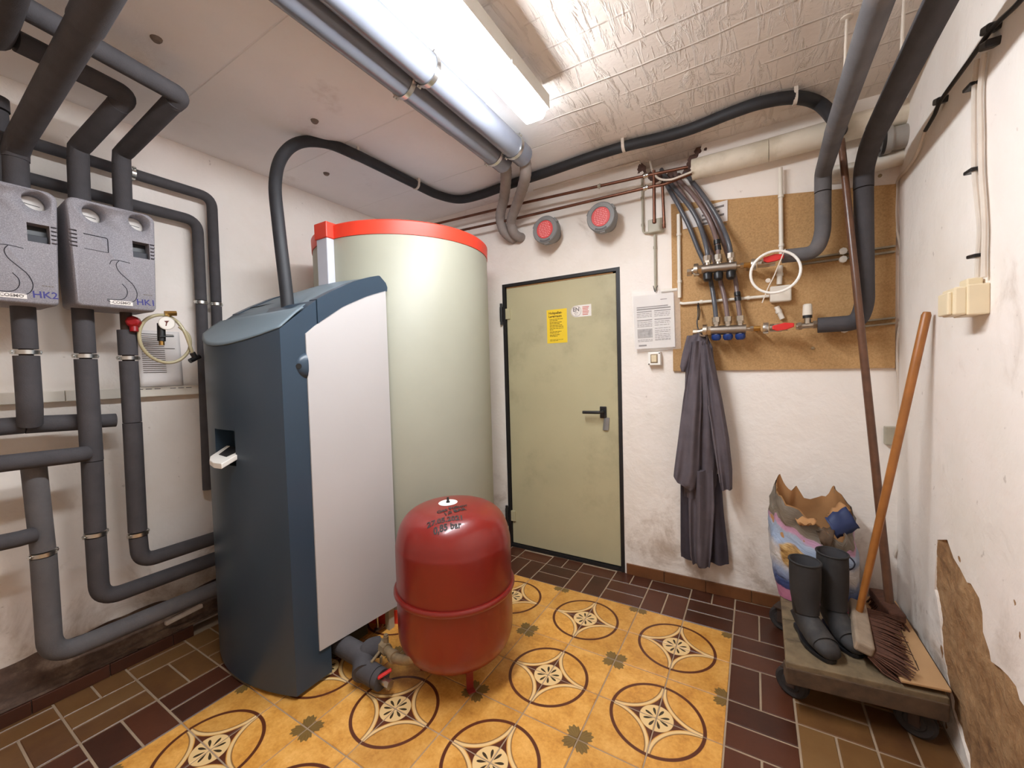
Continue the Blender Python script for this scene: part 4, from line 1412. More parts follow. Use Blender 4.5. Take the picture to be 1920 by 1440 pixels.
# ------------------------------------------------------------------ filling couplings with red discs
for ctr, dep, lab in (((-1.205, 2.500, 2.308), .15, 'round grey coupling cap with red disc, nearer the flexible hoses'), ((-0.814, 2.490, 2.306), .16, 'round grey coupling cap with red disc, further right above the door')):
    c = V((ctr[0], YB, ctr[2]))
    t = thing('coupling_cap', lab, 'coupling', tuple(c), 'red labelled coupling caps above the door')
    build(G().lathe([(.055, 0), (.055, dep - .075), (.088, dep - .068), (.091, dep - .06), (.091, dep - .006), (.086, dep), (.063, dep), (.061, dep - .004), (0, dep - .004)], c, (0, -1, 0), 40), 'cap', 'capgrey', t, sharp=30)
    for k in range(3):
        a = .6 + k * 2 * PI / 3
        d_ = V((math.cos(a), 0, math.sin(a)))
        build(G().obox(c + d_ * .089 + V((0, -dep + .022, 0)), (.018, .03, .036), d_, (0, 1, 0), d_.cross(V((0, 1, 0)))), 'lug', 'capgrey', t, bevel=.004)
    ds = build(G().lathe([(.059, dep - .0035), (.059, dep - .001), (0, dep - .001)], c, (0, -1, 0), 36), 'red_disc', 'capred', t)
    g = G()
    for k in range(9):
        zz = .044 - k * .011
        hw = math.sqrt(max(0, .055 ** 2 - zz ** 2)) * .8
        xx = -hw
        while xx < hw - .006:
            wl = random.uniform(.008, .02)
            bar(g, c + V((0, -dep + .0002, 0)), (1, 0, .0), (.0, 0, 1), xx, min(xx + wl, hw), zz, .0042)
            xx += wl + .004
    build(g, 'print', 'pinkline', ds, fix=False)
    g = G()
    for k in range(12):
        a = -PI / 2 + (k - 5.5) * .085
        p = c + V((.075 * math.cos(a), -dep - .0004, .078 * math.sin(a)))
        d_ = V((math.cos(a), 0, math.sin(a)))
        tq = V((-d_.z, 0, d_.x))
        g.add([p - d_ * .006 - tq * .002, p - d_ * .006 + tq * .002, p + d_ * .006 + tq * .002, p + d_ * .006 - tq * .002], [(0, 1, 2, 3)])
    build(g, 'print', 'inkdark', t, fix=False)

# ------------------------------------------------------------------ copper pipes on the back wall
cp = thing('copper_pipe', 'upper thin copper pipe along the top of the back wall', 'pipe', (-1.295, 2.520, 2.523), 'copper pipes along the back wall')
build(G().tube([(-2.269, 2.520, 2.550), (-1.357, 2.520, 2.527), (-0.578, 2.520, 2.497), (-0.313, 2.520, 2.483)], .009, 12), 'pipe', 'copper', cp)
g = G().tube([(-0.498, 2.520, 2.513), (-0.500, 2.525, 2.212)], .0095, 12)
g.lathe([(.0115, -.012), (.0115, .008), (.008, .012), (0, .013)], (-0.500, 2.525, 2.221), (0, 0, -1), 14)
build(g, 'dead_leg', 'copper', cp)
cp2 = thing('copper_pipe', 'lower thin copper pipe along the back wall, just above the red couplings', 'pipe', (-1.297, 2.520, 2.433), 'copper pipes along the back wall')
build(G().tube([(-2.273, 2.520, 2.457), (-1.403, 2.520, 2.434), (-0.566, 2.520, 2.425), (-0.442, 2.520, 2.419), (-0.294, 2.520, 2.443)], .009, 12), 'pipe', 'copper', cp2)
g = G().tube([(-0.451, 2.520, 2.409), (-0.444, 2.520, 2.169)], .0085, 12)
g.lathe([(.0105, -.012), (.0105, .008), (.008, .012), (0, .013)], (-0.446, 2.520, 2.181), (0, 0, -1), 14)
build(g, 'dead_leg', 'copper', cp2)
for par, pts in ((cp, ((1211, 324), (1123, 341))), (cp2, ((1211, 351),))):
    for p in pts:
        pass
CL = [(-0.543, 2.520, 2.497), (-0.827, 2.520, 2.506), (-0.545, 2.520, 2.426)]
pipe_clamp(CL[0], (1, 0, .06), .009, cp, wd=.026)
pipe_clamp(CL[1], (1, 0, .06), .009, cp, wd=.018, mt='oldgrey')
pipe_clamp(CL[2], (1, 0, .06), .009, cp2, wd=.026)
single(G().tube([(-1.349, 2.630, 2.652), (-1.036, 2.630, 2.652), (-0.769, 2.630, 2.643), (-0.601, 2.630, 2.640)], .008, 8), 'cable', 'cable', 'pale cable under the ceiling edge above the copper pipes', 'cable')
single(G().tube(spline([(-0.541, 2.630, 2.623), (-0.510, 2.550, 2.522), (-0.465, 2.500, 2.450), (-0.406, 2.495, 2.427), (-0.353, 2.500, 2.433), (-0.292, 2.500, 2.443)], 6), .006, 8), 'cable', 'cable', 'thin white cable sagging from the broken ceiling hole to the white pipe', 'cable')

# ------------------------------------------------------------------ white wrapped pipe and drain pipe
wpa, wpb = V((-0.296, 2.560, 2.477)), V((0.071, 2.560, 2.479))
wpc = V((.60, 2.56, wpb.z + (wpb.z - wpa.z) / (wpb.x - wpa.x) * (.60 - wpb.x) + .012))
wp = thing('wrapped_pipe', 'thick white wrapped pipe slanting along the back wall to the right corner', 'pipe', tuple(wpa))
dd = (wpb - wpa).normalized()
build(G().tube([wpa, wpb - dd * .001], .056, 28), 'wrap', 'insul', wp)
build(G().tube([wpb + dd * .001, wpc], .057, 28), 'wrap', 'insul', wp)
single(G().tube(spline([(0.297, 2.600, 2.309), (0.422, 2.600, 2.301), (0.520, 2.600, 2.304), (0.614, 2.600, 2.312), (0.676, 2.600, 2.313)], 5), .034, 20), 'drain_pipe', 'white_pvc', 'white pipe low behind the foam pipes in the right corner', 'pipe')
sc_ = V((0.543, 2.550, 2.384))
sl = thing('pipe_socket', 'short grey open pipe socket sticking out of the right wall', 'pipe', (XR, sc_.y, sc_.z))
build(G().lathe([(.05, .0), (.05, .045), (.056, .05), (.060, .055), (.060, .075), (.058, .080), (.046, .080), (.044, .0)], (XR, sc_.y, sc_.z), (-1, 0, 0), 36), 'socket', 'sleeve', sl, sharp=30)
build(G().lathe([(.060, .076), (.062, .080), (.062, .090), (.046, .090), (.046, .076)], (XR, sc_.y, sc_.z), (-1, 0, 0), 36), 'seal_ring', 'black', sl)

# ------------------------------------------------------------------ particle board and everything mounted on it
bz0 = (-0.424, 2.630, 1.338)
poly = [(-.424, YB - .018, 1.335), (.585, YB - .018, 1.328), (.585, YB - .018, 2.203), (-.107, YB - .018, 2.295), (-.424, YB - .018, 2.34)]
board = thing('particle_board', 'brown particle board panel carrying the manifolds on the back wall', 'board', (.08, YB, 1.33))
build(G().prism(poly, (0, .018, 0)), 'panel', 'board', board)
for p in ((-0.135, 2.630, 2.162), (0.264, 2.630, 1.439), (0.526, 2.630, 2.255)):
    build(G().lathe([(.008, 0), (.008, .004), (.004, .006), (0, .006)], p, (0, -1, 0), 12), 'screw', 'olbrass', board)
# data sheet pinned at the top left
sh = single(G().prism([(-0.367, 2.627, 2.277), (-0.123, 2.627, 2.292), (-0.124, 2.627, 2.176), (-0.357, 2.627, 2.175)], (0, .001, 0)), 'data_sheet', 'paper', 'white printed sheet pinned to the top of the board behind the hoses', 'paper')
g = G()
o_ = V((-0.358, 2.626, 2.259)); ux = (V((-0.129, 2.626, 2.278)) - o_).normalized(); uy = V((0, 0, 1)); L_ = (V((-0.129, 2.626, 2.278)) - o_).length
for r_ in range(4):
    bar(g, o_, ux, uy, .45 * L_, (.95 - .1 * (r_ % 2)) * L_, -.012 - .024 * r_, .012)
build(g, 'print', 'ink', sh, fix=False)


def manifold(label, p0, p1, yo, nuts, left, mats, caps, capm, group='heating manifolds on the particle board'):
    P0, P1 = V(p0), V(p1)
    t = thing('manifold', label, 'manifold', tuple(P0), group)
    ax = (P1 - P0).normalized()
    upv = V((0, 0, 1))
    build(G().tube([P0, P1], .0255, 20), 'bar', 'bar', t)
    Lf = V(left)
    g = G().cyl(P0 - ax * .02, P0 + ax * .004, .026, n=6)
    ring_band(g, P0 - ax * .03, ax, .02, .02, .016)
    build(g, 'bracket_ring', 'nickel', t)
    g = G().cyl(P0 - ax * .035, Lf, .017, n=14)
    g.cyl(Lf + ax * .012, Lf - ax * .012, .021, n=8)
    g.tube(fillet([Lf + ax * .02 + V((0, -.018, .0)), Lf + ax * .03 + V((0, -.03, -.02)), Lf + ax * .05 + V((0, -.02, -.02))], .01), .005, 8)
    build(g, 'vent_valve', 'nickel', t)
    for nx in nuts:
        nv = V(nx)
        bx = P0 + ax * (nv - P0).dot(ax)
        g = G().cyl(bx + upv * .018, bx + upv * .036, .015, n=12)
        g.cyl(bx + upv * .033, bx + upv * .045, .0205, n=6)
        g.cyl(bx + upv * .045, bx + upv * .072, .0215, n=8)
        build(g, 'hose_nut', 'nickel', t)
        g = G().cyl(bx - upv * .016, bx - upv * .026, .014, n=12)
        if caps == 'blue':
            build(g, 'cap_collar', 'nickel', t)
            build(G().lathe([(.020, 0), (.025, .006), (.025, .020), (.017, .031), (0, .033)], bx - upv * .024, (0, 0, -1), 16), 'blue_cap', 'blue_cap', t)
        else:
            g.lathe([(.021, 0), (.024, .006), (.023, .034), (.014, .044), (0, .046)], bx - upv * .024, (0, 0, -1), 14)
            build(g, 'flow_meter', 'black', t)
    g = G().cyl(P1, P1 + ax * .02, .010, n=10)
    g.cyl(P1 + ax * .018, P1 + ax * .034, .0155, n=6)
    build(g, 'end_fitting', 'nickel', t)
    g = G().cyl(P1 + ax * .034, P1 + ax * .066, .014, n=8)
    build(g, 'reducer', 'brass', t)
    # brackets back to the board
    for q in (P0 - ax * .03, P1 + ax * .05):
        build(G().box((q.x - .006, q.y, q.z - .01), (q.x + .006, YB - .018, q.z + .01)), 'bracket', 'steel', t)
    return t, ax, P1


YO = .085
man1, ax1, e1 = manifold('upper steel manifold with three hoses and black flow meters on the particle board', (-0.248, 2.525, 1.902), (-0.078, 2.525, 1.895), YO,
                         ((-0.218, 2.525, 1.943), (-0.164, 2.525, 1.945), (-0.103, 2.525, 1.943)), (-0.312, 2.525, 1.895), None, 'black', None)
man2, ax2, e2 = manifold('lower steel manifold with three blue caps on the particle board', (-0.205, 2.525, 1.558), (-0.035, 2.525, 1.554), YO,
                         ((-0.178, 2.525, 1.600), (-0.121, 2.525, 1.601), (-0.062, 2.525, 1.599)), (-0.285, 2.525, 1.551), None, 'blue', None)


def lever_valve(label, start, ax, lever_l, lever_r, dz=.02):
    s_ = V(start)
    t = thing('ball_valve', label, 'valve', tuple(s_), 'red lever valves on the particle board')
    g = G().cyl(s_, s_ + ax * .02, .017, n=8)
    g.cyl(s_ + ax * .03, s_ + ax * .085, .021, n=16)
    g.cyl(s_ + ax * .085, s_ + ax * .11, .018, n=8)
    build(g, 'valve_body', 'nickel', t)
    build(G().lathe([(.019, -.012), (.029, -.012), (.031, 0), (.029, .012), (.019, .012)], s_ + ax * .014, ax, 20), 'union_nut', 'steel', t)
    a, b = V(lever_l), V(lever_r)
    d = (b - a).normalized()
    poly = [a + V((0, 0, -.013)), a + d * .02 + V((0, 0, -.022)), b - d * .03 + V((0, 0, -.017)), b + V((0, 0, -.006)), b + V((0, 0, .013)), b - d * .04 + V((0, 0, .018)), a + d * .02 + V((0, 0, .010)), a + V((0, 0, .006))]
    build(G().prism(poly, (0, -.014, 0)), 'lever', 'red_lever', t, label='red plastic lever', bevel=.004)
    build(G().cyl(s_ + ax * .055, V((s_.x + ax.x * .055, a.y - .004, s_.z + .004)), .009, n=10), 'spindle', 'nickel', t)
    return t


lever_valve('upper red lever ball valve with a white ring hanging from it', e1 + ax1 * .066, ax1, (0.043, 2.475, 1.902), (0.132, 2.475, 1.898))
lever_valve('lower red lever ball valve between manifold and thermostat head', e2 + ax2 * .075, ax2, (0.081, 2.475, 1.552), (0.173, 2.475, 1.551))

# thermostatic valve
tv = V((0.232, 2.525, 1.561))
th = thing('thermostat_valve', 'brass valve with a white thermostat knob on the particle board', 'valve', tuple(tv))
g = G().cyl(V((0.184, 2.525, 1.551)), V((0.281, 2.525, 1.554)), .015, n=12)
g.cyl(V((0.192, 2.525, 1.550)), V((0.208, 2.525, 1.552)), .021, n=6)
g.cyl(V((0.254, 2.525, 1.554)), V((0.269, 2.525, 1.554)), .021, n=6)
g.cyl(tv, tv + V((0, 0, .03)), .015, n=12)
build(g, 'valve_body', 'nickel', th)
build(G().cyl(tv + V((0, 0, .028)), tv + V((0, 0, .042)), .020, n=20), 'knob_collar', 'black', th)
g = G().lathe([(.020, .042), (.021, .046), (.019, .094), (.015, .098), (0, .099)], tv, (0, 0, 1), 24)
build(g, 'thermostat_knob', 'white_pvc', th)

# hoses
HM = [
    ('black', [(-0.218, 2.525, 1.946), (-0.223, 2.525, 2.014), (-0.259, 2.575, 2.156), (-0.306, 2.580, 2.267), (-0.377, 2.600, 2.382), (-0.444, 2.620, 2.491), (-0.483, 2.670, 2.575)], 'hose_dark', 'hose from the left nut of the upper manifold up into the hole'),
    ('none', [(-0.164, 2.525, 1.946), (-0.170, 2.525, 2.028), (-0.198, 2.570, 2.142), (-0.239, 2.575, 2.242), (-0.307, 2.600, 2.365), (-0.370, 2.620, 2.456), (-0.415, 2.670, 2.544)], 'hose_brown', 'brownish hose from the middle nut of the upper manifold up into the hole'),
    ('none', [(-0.103, 2.525, 1.945), (-0.115, 2.525, 2.027), (-0.153, 2.570, 2.148), (-0.201, 2.575, 2.254), (-0.262, 2.600, 2.367), (-0.309, 2.620, 2.446), (-0.350, 2.670, 2.526)], 'hose_dark', 'hose from the right nut of the upper manifold up into the hole'),
    ('low', [(-0.178, 2.525, 1.603), (-0.192, 2.580, 1.726), (-0.212, 2.600, 1.852), (-0.239, 2.605, 1.948), (-0.272, 2.605, 2.030), (-0.321, 2.600, 2.176), (-0.378, 2.600, 2.311), (-0.439, 2.620, 2.442), (-0.471, 2.670, 2.533)], 'hose_dark', 'hose from the left nut of the lower manifold passing behind the upper one'),
    ('low', [(-0.121, 2.525, 1.604), (-0.138, 2.580, 1.729), (-0.163, 2.600, 1.846), (-0.184, 2.605, 1.940), (-0.211, 2.605, 2.025), (-0.264, 2.600, 2.179), (-0.325, 2.600, 2.315), (-0.397, 2.620, 2.447), (-0.434, 2.670, 2.530)], 'hose_brown', 'hose from the middle nut of the lower manifold passing behind the upper one'),
    ('low', [(-0.062, 2.525, 1.602), (-0.076, 2.580, 1.722), (-0.086, 2.600, 1.835), (-0.109, 2.605, 1.928), (-0.140, 2.605, 2.037), (-0.182, 2.600, 2.163), (-0.235, 2.600, 2.294), (-0.292, 2.620, 2.406), (-0.332, 2.670, 2.497)], 'hose_brown', 'hose from the right nut of the lower manifold passing behind the upper one'),
]
for kind, pts, mm, lab in HM:
    t = thing('manifold_hose', lab, 'hose', pts[0], 'manifold hoses running into the ceiling hole')
    build(G().tube(spline(pts, 7), .0122, 12), 'hose', mm, t)
for p0, p1 in (((-0.167, 2.525, 2.045), (-0.165, 2.525, 1.998)),):
    pass
mh = bpy.data.objects.get('manifold_hose.001')
g = G()
for a, b, r in (((-0.172, 2.526, 2.052), (-0.170, 2.525, 2.028), .017), ((-0.168, 2.525, 2.022), (-0.166, 2.525, 1.996), .0165)):
    g.cyl(a, b, r, n=14)
build(g, 'hose_coupling', 'black', mh)
mh = bpy.data.objects.get('manifold_hose.005')
g = G()
for a, b, r in (((-0.078, 2.583, 1.764), (-0.076, 2.580, 1.743), .016), ((-0.076, 2.580, 1.737), (-0.073, 2.578, 1.716), .0165)):
    g.cyl(a, b, r, n=14)
build(g, 'hose_coupling', 'black', mh)

# two foam pipes coming along the ceiling and down to the manifolds
AX_, BX_, WY = .293, .445, 2.515
dpa = e1 + ax1 * .16
pipe_a = foam_pipe('insulated_pipe', 'left grey foam pipe of the pair on the right, going down to the upper manifold', [
    (fillet([tuple(V((0.126, 2.525, 1.913))), (AX_ - .03, WY, (0.277, 2.525, 1.906)[2]), (AX_, WY, (0.288, 2.525, 1.993)[2]), (AX_, WY, 2.19)], .06), .0335),
    (fillet([(AX_, WY, 2.195), (AX_, WY, 2.285), (AX_ - .005, 2.25, 2.290), (AX_ - .008, 2.12, 2.294)], .09), .0345),
    ([(AX_ - .008, 2.117, 2.294), (AX_ - .008, -.6, 2.335)], .0355)], [], m='foam_dusty')
pipe_b = foam_pipe('insulated_pipe', 'right grey foam pipe of the pair on the right, going down to the lower manifold', [
    (fillet([tuple(V((0.273, 2.525, 1.549))), (BX_ - .02, WY, (0.411, 2.525, 1.549)[2]), (BX_ + .006, WY, (0.454, 2.525, 1.631)[2]), (BX_, WY, 2.17)], .06), .0375),
    (fillet([(BX_, WY, 2.175), (BX_, WY, 2.255), (BX_ - .006, 2.38, 2.302), (BX_ - .010, 2.22, 2.308)], .08), .0385),
    ([(BX_ - .010, 2.217, 2.308), (BX_ - .012, -.6, 2.39)], .0395)], [])
for p in ((AX_, 2.0, 2.295), (AX_ + .0, 1.1, 2.31), (BX_, 1.97, 2.315), (BX_, 1.1, 2.34)):
    par = pipe_a if p[0] == AX_ else pipe_b
    g = G().cyl(p, (p[0] + .012, p[1], ZC), .005, n=8)
    g.lathe([(.02, 0), (.02, .004), (.006, .008)], (p[0] + .012, p[1], ZC), (0, 0, -1), 12)
    build(g, 'hanger_rod', 'cable', par)

# rails behind the pipes
for pts, lab in ((((0.210, 2.620, 1.890), (0.579, 2.620, 1.894)), 'upper thin grey rails fixed across the board behind the foam pipes'),
                 (((0.342, 2.620, 1.541), (0.581, 2.620, 1.555)), 'lower thin grey rails fixed across the board behind the foam pipes')):
    a, b = V(pts[0]), V(pts[1])
    t = thing('mounting_rail', lab, 'rail', tuple(a), 'rails on the particle board')
    for dz_ in (-.012, .014):
        build(G().obox((a + b) / 2 + V((0, 0, dz_)), ((b - a).length, .022, .008), b - a, (0, 1, 0), V((0, -1, 0)).cross(b - a) * -1), 'rail', 'rail', t)
    for q in (.47,) if lab.startswith('upper') else (.2,):
        c = a + (b - a) * q
        for dz_ in (-.018, .022):
            build(G().lathe([(.017, 0), (.017, .016), (.008, .020), (0, .020)], c + V((0, -.008, dz_)), (0, -1, 0), 8), 'rail_clamp', 'white_pvc', t)

# white ring tied to the red lever
rc = V((0.093, 2.445, 1.824))
zr = thing('cable_tie_ring', 'white plastic ring tied to the upper red lever', 'ring', tuple(rc))
g = G()
pp = [rc + V((.1055 * math.cos(a), .004 * math.sin(a * 2), .1035 * math.sin(a))) for a in [2 * PI * t / 40 for t in range(41)]]
g.tube(pp, .0065, 8, caps=False)
build(g, 'ring', 'white_zip', zr)
g = G().tube(spline([(0.136, 2.455, 1.932), (0.113, 2.450, 1.869), (0.086, 2.445, 1.798), (0.063, 2.445, 1.748), (0.037, 2.450, 1.676)], 5), .0028, 6)
g.lathe([(.006, -.004), (.011, -.004), (.011, .004), (.006, .004)], (0.063, 2.444, 1.785), (.2, -1, 0), 16)
build(g, 'wire_tie', 'cable', zr)

# junction boxes and conduits
jb = thing('junction_box', 'white square junction box on the board below the red lever', 'junction box', (0.122, 2.610, 1.732))
a, b = (0.075, 2.630, 1.692), (0.171, 2.630, 1.777)
build(G().box((a[0], YB - .062, a[2]), (b[0], YB - .018, b[2])), 'lid', 'white_pvc', jb, bevel=.008, seg=3)
jb2 = thing('junction_box', 'small old grey junction box left of the board below copper pipe ends', 'junction box', (-0.507, 2.620, 2.219))
a, b = (-0.555, 2.650, 2.185), (-0.468, 2.650, 2.265)
build(G().box((a[0], YB - .045, a[2]), (b[0], YB, b[2])), 'lid', 'oldgrey', jb2, bevel=.005)


def conduit(label, pts, r, m, clips=(), rad=.03):
    t = thing('conduit', label, 'conduit', pts[0])
    build(G().tube(fillet(pts, rad), r, 12), 'tube', m, t)
    for c, a in clips:
        g = G()
        ring_band(g, c, a, r - .001, .014, .004, 16)
        build(g, 'clip', m, t)
    return t


conduit('white conduit tube running down the middle of the particle board', [(0.125, 2.615, 2.396), (0.128, 2.615, 1.941)], .0105, 'white_pvc', [((0.127, 2.615, 2.249), (0, 0, 1)), ((0.128, 2.615, 1.991), (0, 0, 1))])
conduit('short white conduit stub above the white junction box', [(0.123, 2.615, 1.885), (0.118, 2.615, 1.787)], .013, 'white_pvc', [((0.121, 2.615, 1.838), (0, 0, 1))])
conduit('short tilted white conduit stub below the white junction box', [(0.106, 2.615, 1.670), (0.132, 2.615, 1.602)], .0125, 'white_pvc', [((0.115, 2.615, 1.643), (.4, 0, -1))])
conduit('white conduit tube down the left edge of the particle board', [(-0.380, 2.615, 2.264), (-0.380, 2.615, 1.773)], .0105, 'white_pvc', [((-0.379, 2.615, 2.145), (0, 0, 1)), ((-0.379, 2.615, 1.868), (0, 0, 1))])
conduit('horizontal white conduit tube crossing the board to the white junction box', [(-0.378, 2.615, 1.741), (-0.363, 2.615, 1.735), (0.072, 2.615, 1.730)], .0085, 'white_pvc', [((-0.262, 2.615, 1.735), (1, 0, .05)), ((-0.025, 2.615, 1.731), (1, 0, .05))], .01)
conduit('short pale conduit tube coming out behind the hanging notice', [(-0.487, 2.635, 1.827), (-0.395, 2.635, 1.826)], .0105, 'white_pvc')
conduit('grey conduit tube hooking into the small old junction box', [(-0.590, 2.630, 2.549), (-0.591, 2.630, 2.255), (-0.589, 2.630, 2.199), (-0.547, 2.630, 2.194)], .0065, 'oldgrey', [((-0.592, 2.630, 2.413), (0, 0, 1)), ((-0.591, 2.630, 2.249), (0, 0, 1))], .03)
conduit('grey conduit tube from the old junction box down to the notice', [(-0.520, 2.635, 2.177), (-0.521, 2.635, 1.835)], .0075, 'oldgrey', [((-0.521, 2.635, 2.099), (0, 0, 1))])

# notice in a clear sleeve
nt = thing('hanging_notice', 'printed heating notice in a clear sleeve hung between door and board', 'notice', (-0.518, 2.620, 1.832))
P = lambda u, v, e=.030: V((V((-0.655, 2.620, 1.812)).lerp(V((-0.414, 2.620, 1.810)), u).lerp(V((-0.647, 2.620, 1.478)).lerp(V((-0.409, 2.620, 1.482)), u), v)).to_tuple()) + V((0, .03 - e, 0))
build(G().grid(lambda u, v: P(u, v), 2, 2), 'sheet', 'paper', nt, fix=False)
g = G()


def nbar(u0, u1, v, h):
    g.add([P(u0, v, .0312), P(u1, v, .0312), P(u1, v + h, .0312), P(u0, v + h, .0312)], [(0, 1, 2, 3)])


nbar(.68, .84, .10, .012)
for u0, u1, v, h in ((.08, .86, .245, .018), (.08, .92, .28, .024), (.08, .46, .33, .016), (.52, .92, .33, .016), (.08, .46, .49, .016), (.52, .92, .49, .016), (.10, .30, .955, .03)):
    nbar(u0, u1, v - .03, h)
for col_, rows in ((.08, [.37, .40, .43, .53, .56, .585, .61, .86, .885]), (.52, [.37, .40, .43, .53, .56, .60, .66, .70, .73, .77, .80, .83, .86, .88])):
    for v in rows:
        x = col_
        while x < col_ + .37:
            wl = random.uniform(.04, .12)
            nbar(x, min(x + wl, col_ + .38), v - .03, .010)
            x += wl + .014
build(g, 'print', 'ink', nt, fix=False)
g = G()
g.add([P(.08, .63, .0313), P(.46, .63, .0313), P(.46, .80, .0313), P(.08, .80, .0313)], [(0, 1, 2, 3)])
build(g, 'picture', 'photo', nt, fix=False)
Q = lambda u, v: V((-0.663, 2.614, 1.836)).lerp(V((-0.377, 2.614, 1.827)), u).lerp(V((-0.649, 2.614, 1.461)).lerp(V((-0.375, 2.614, 1.468)), u), v)
build(G().grid(lambda u, v: Q(u, v) + V((0, -.006 * math.sin(u * 9) * math.exp(-v * 4), 0)), 16, 16), 'plastic_sleeve', 'film', nt, fix=False)
build(G().tube(spline([(-0.533, 2.630, 1.865), (-0.519, 2.608, 1.824), (-0.510, 2.610, 1.846), (-0.507, 2.630, 1.862)], 5), .0022, 6), 'wire_hook', 'black', nt)
# light switch
sw = thing('light_switch', 'small white square light switch under the hanging notice', 'switch', (-0.526, 2.630, 1.416))
a, b = (-0.567, 2.650, 1.374), (-0.492, 2.650, 1.455)
build(G().box((a[0], YB - .045, a[2]), (b[0], YB, b[2])), 'switch_box', 'white_zip', sw, bevel=.004)
cx_, cz_ = (a[0] + b[0]) / 2, (a[2] + b[2]) / 2
build(G().box((cx_ - .022, YB - .0462, cz_ - .028), (cx_ + .022, YB - .040, cz_ + .028)), 'switch_bezel', 'olbrass', sw, bevel=.002)
build(G().obox((cx_, YB - .047, cz_), (.031, .010, .042), (1, 0, 0), (0, 1, .12), (0, -.12, 1)), 'rocker', 'cream', sw, bevel=.002)
for sx, sz in ((-.031, -.033), (.031, .033)):
    build(G().lathe([(.004, 0), (.004, .001), (0, .0012)], (cx_ + sx, YB - .045, cz_ + sz), (0, -1, 0), 8), 'screw', 'black', sw)


# ------------------------------------------------------------------ overalls on the hook
def cloth(rings_def, n=44, amp=.010, waves=6, ph=0.0, drift=.6, close=False):
    """rings_def: (left point, right point, depth, y offset)"""
    rings = []
    for i, (a, b, dp, yo) in enumerate(rings_def):
        a, b = V(a), V(b)
        c = (a + b) / 2
        hw = (b.x - a.x) / 2
        z = c.z
        rg = []
        for j in range(n):
            t = 2 * PI * j / n
            e = math.cos(t)
            f = math.sin(t)
            x = c.x + hw * (abs(e) ** .85) * (1 if e > 0 else -1)
            w_ = amp * math.sin(waves * t + ph + drift * i) + amp * .5 * math.sin(waves * 1.7 * t + 2.1 * ph - drift * 1.4 * i)
            y = c.y + yo - (dp * f) - w_ * abs(f)
            zz = z + (b.z - a.z) * .5 * e + .006 * noise.noise(V((x * 25, i * .7, ph)))
            rg.append((x, min(y, YB - .006), zz))
        rings.append(rg)
    return rings


ov = thing('overalls', 'grey work overalls hanging from a hook at the left manifold end', 'overalls', (-0.264, 2.570, 0.192))
body = [((-0.298, 2.540, 1.547), (-0.231, 2.540, 1.548), .018, .0), ((-0.338, 2.540, 1.476), (-0.199, 2.540, 1.469), .04, .0), ((-0.344, 2.550, 1.321), (-0.188, 2.550, 1.318), .05, 0), ((-0.354, 2.560, 1.133), (-0.177, 2.560, 1.137), .055, 0), ((-0.365, 2.565, 0.942), (-0.173, 2.565, 0.954), .055, 0),
        ((-0.368, 2.570, 0.750), (-0.183, 2.570, 0.769), .05, 0), ((-0.359, 2.575, 0.589), (-0.193, 2.575, 0.612), .045, 0)]
build(G().loft([[p for p in r] for r in (lambda q: [q[0]] + [[(V(x).lerp(V(y), t)) for x, y in zip(a, b)] for a, b in zip(q, q[1:]) for t in (.25, .5, .75, 1)])(cloth(body, amp=.018, waves=5, ph=.4))]), 'torso', 'fabric', ov, sharp=80)


def dense(q, k=4):
    out = [q[0]]
    for a, b in zip(q, q[1:]):
        for t in range(1, k + 1):
            out.append([V(x).lerp(V(y), t / k) for x, y in zip(a, b)])
    return out


sl1 = [((-0.305, 2.500, 1.503), (-0.244, 2.500, 1.499), .02, 0), ((-0.323, 2.500, 1.353), (-0.251, 2.500, 1.351), .028, 0), ((-0.351, 2.500, 1.169), (-0.253, 2.500, 1.171), .035, 0), ((-0.380, 2.505, 0.951), (-0.264, 2.505, 0.958), .038, 0), ((-0.406, 2.510, 0.759), (-0.269, 2.510, 0.758), .040, 0), ((-0.410, 2.510, 0.718), (-0.292, 2.510, 0.663), .036, 0), ((-0.395, 2.510, 0.698), (-0.307, 2.510, 0.643), .030, 0)]
build(G().loft(dense(cloth(sl1, amp=.014, waves=4, ph=1.2))), 'sleeve', 'fabric', ov, sharp=80)
sl2 = [((-0.245, 2.510, 1.500), (-0.208, 2.510, 1.468), .02, 0), ((-0.236, 2.510, 1.350), (-0.182, 2.510, 1.349), .03, 0), ((-0.224, 2.510, 1.170), (-0.150, 2.510, 1.166), .034, 0), ((-0.205, 2.520, 0.959), (-0.120, 2.520, 0.959), .036, 0), ((-0.180, 2.525, 0.779), (-0.106, 2.525, 0.787), .034, 0), ((-0.163, 2.530, 0.665), (-0.107, 2.530, 0.678), .03, 0)]
build(G().loft(dense(cloth(sl2, amp=.014, waves=4, ph=2.2))), 'sleeve', 'fabric', ov, sharp=80)
lg1 = [((-0.335, 2.540, 0.760), (-0.200, 2.540, 0.774), .035, 0), ((-0.335, 2.545, 0.538), (-0.197, 2.545, 0.558), .04, 0), ((-0.335, 2.550, 0.377), (-0.207, 2.550, 0.401), .042, 0), ((-0.330, 2.550, 0.250), (-0.216, 2.550, 0.274), .042, 0), ((-0.319, 2.550, 0.211), (-0.225, 2.550, 0.200), .035, 0)]
build(G().loft(dense(cloth(lg1, amp=.022, waves=5, ph=.2, drift=.15))), 'trouser_leg', 'fabric', ov, sharp=80)
lg2 = [((-0.385, 2.600, 0.709), (-0.167, 2.600, 0.733), .03, 0), ((-0.388, 2.600, 0.480), (-0.155, 2.600, 0.517), .034, 0), ((-0.390, 2.600, 0.250), (-0.135, 2.600, 0.302), .036, 0), ((-0.388, 2.600, 0.207), (-0.130, 2.600, 0.219), .034, 0)]
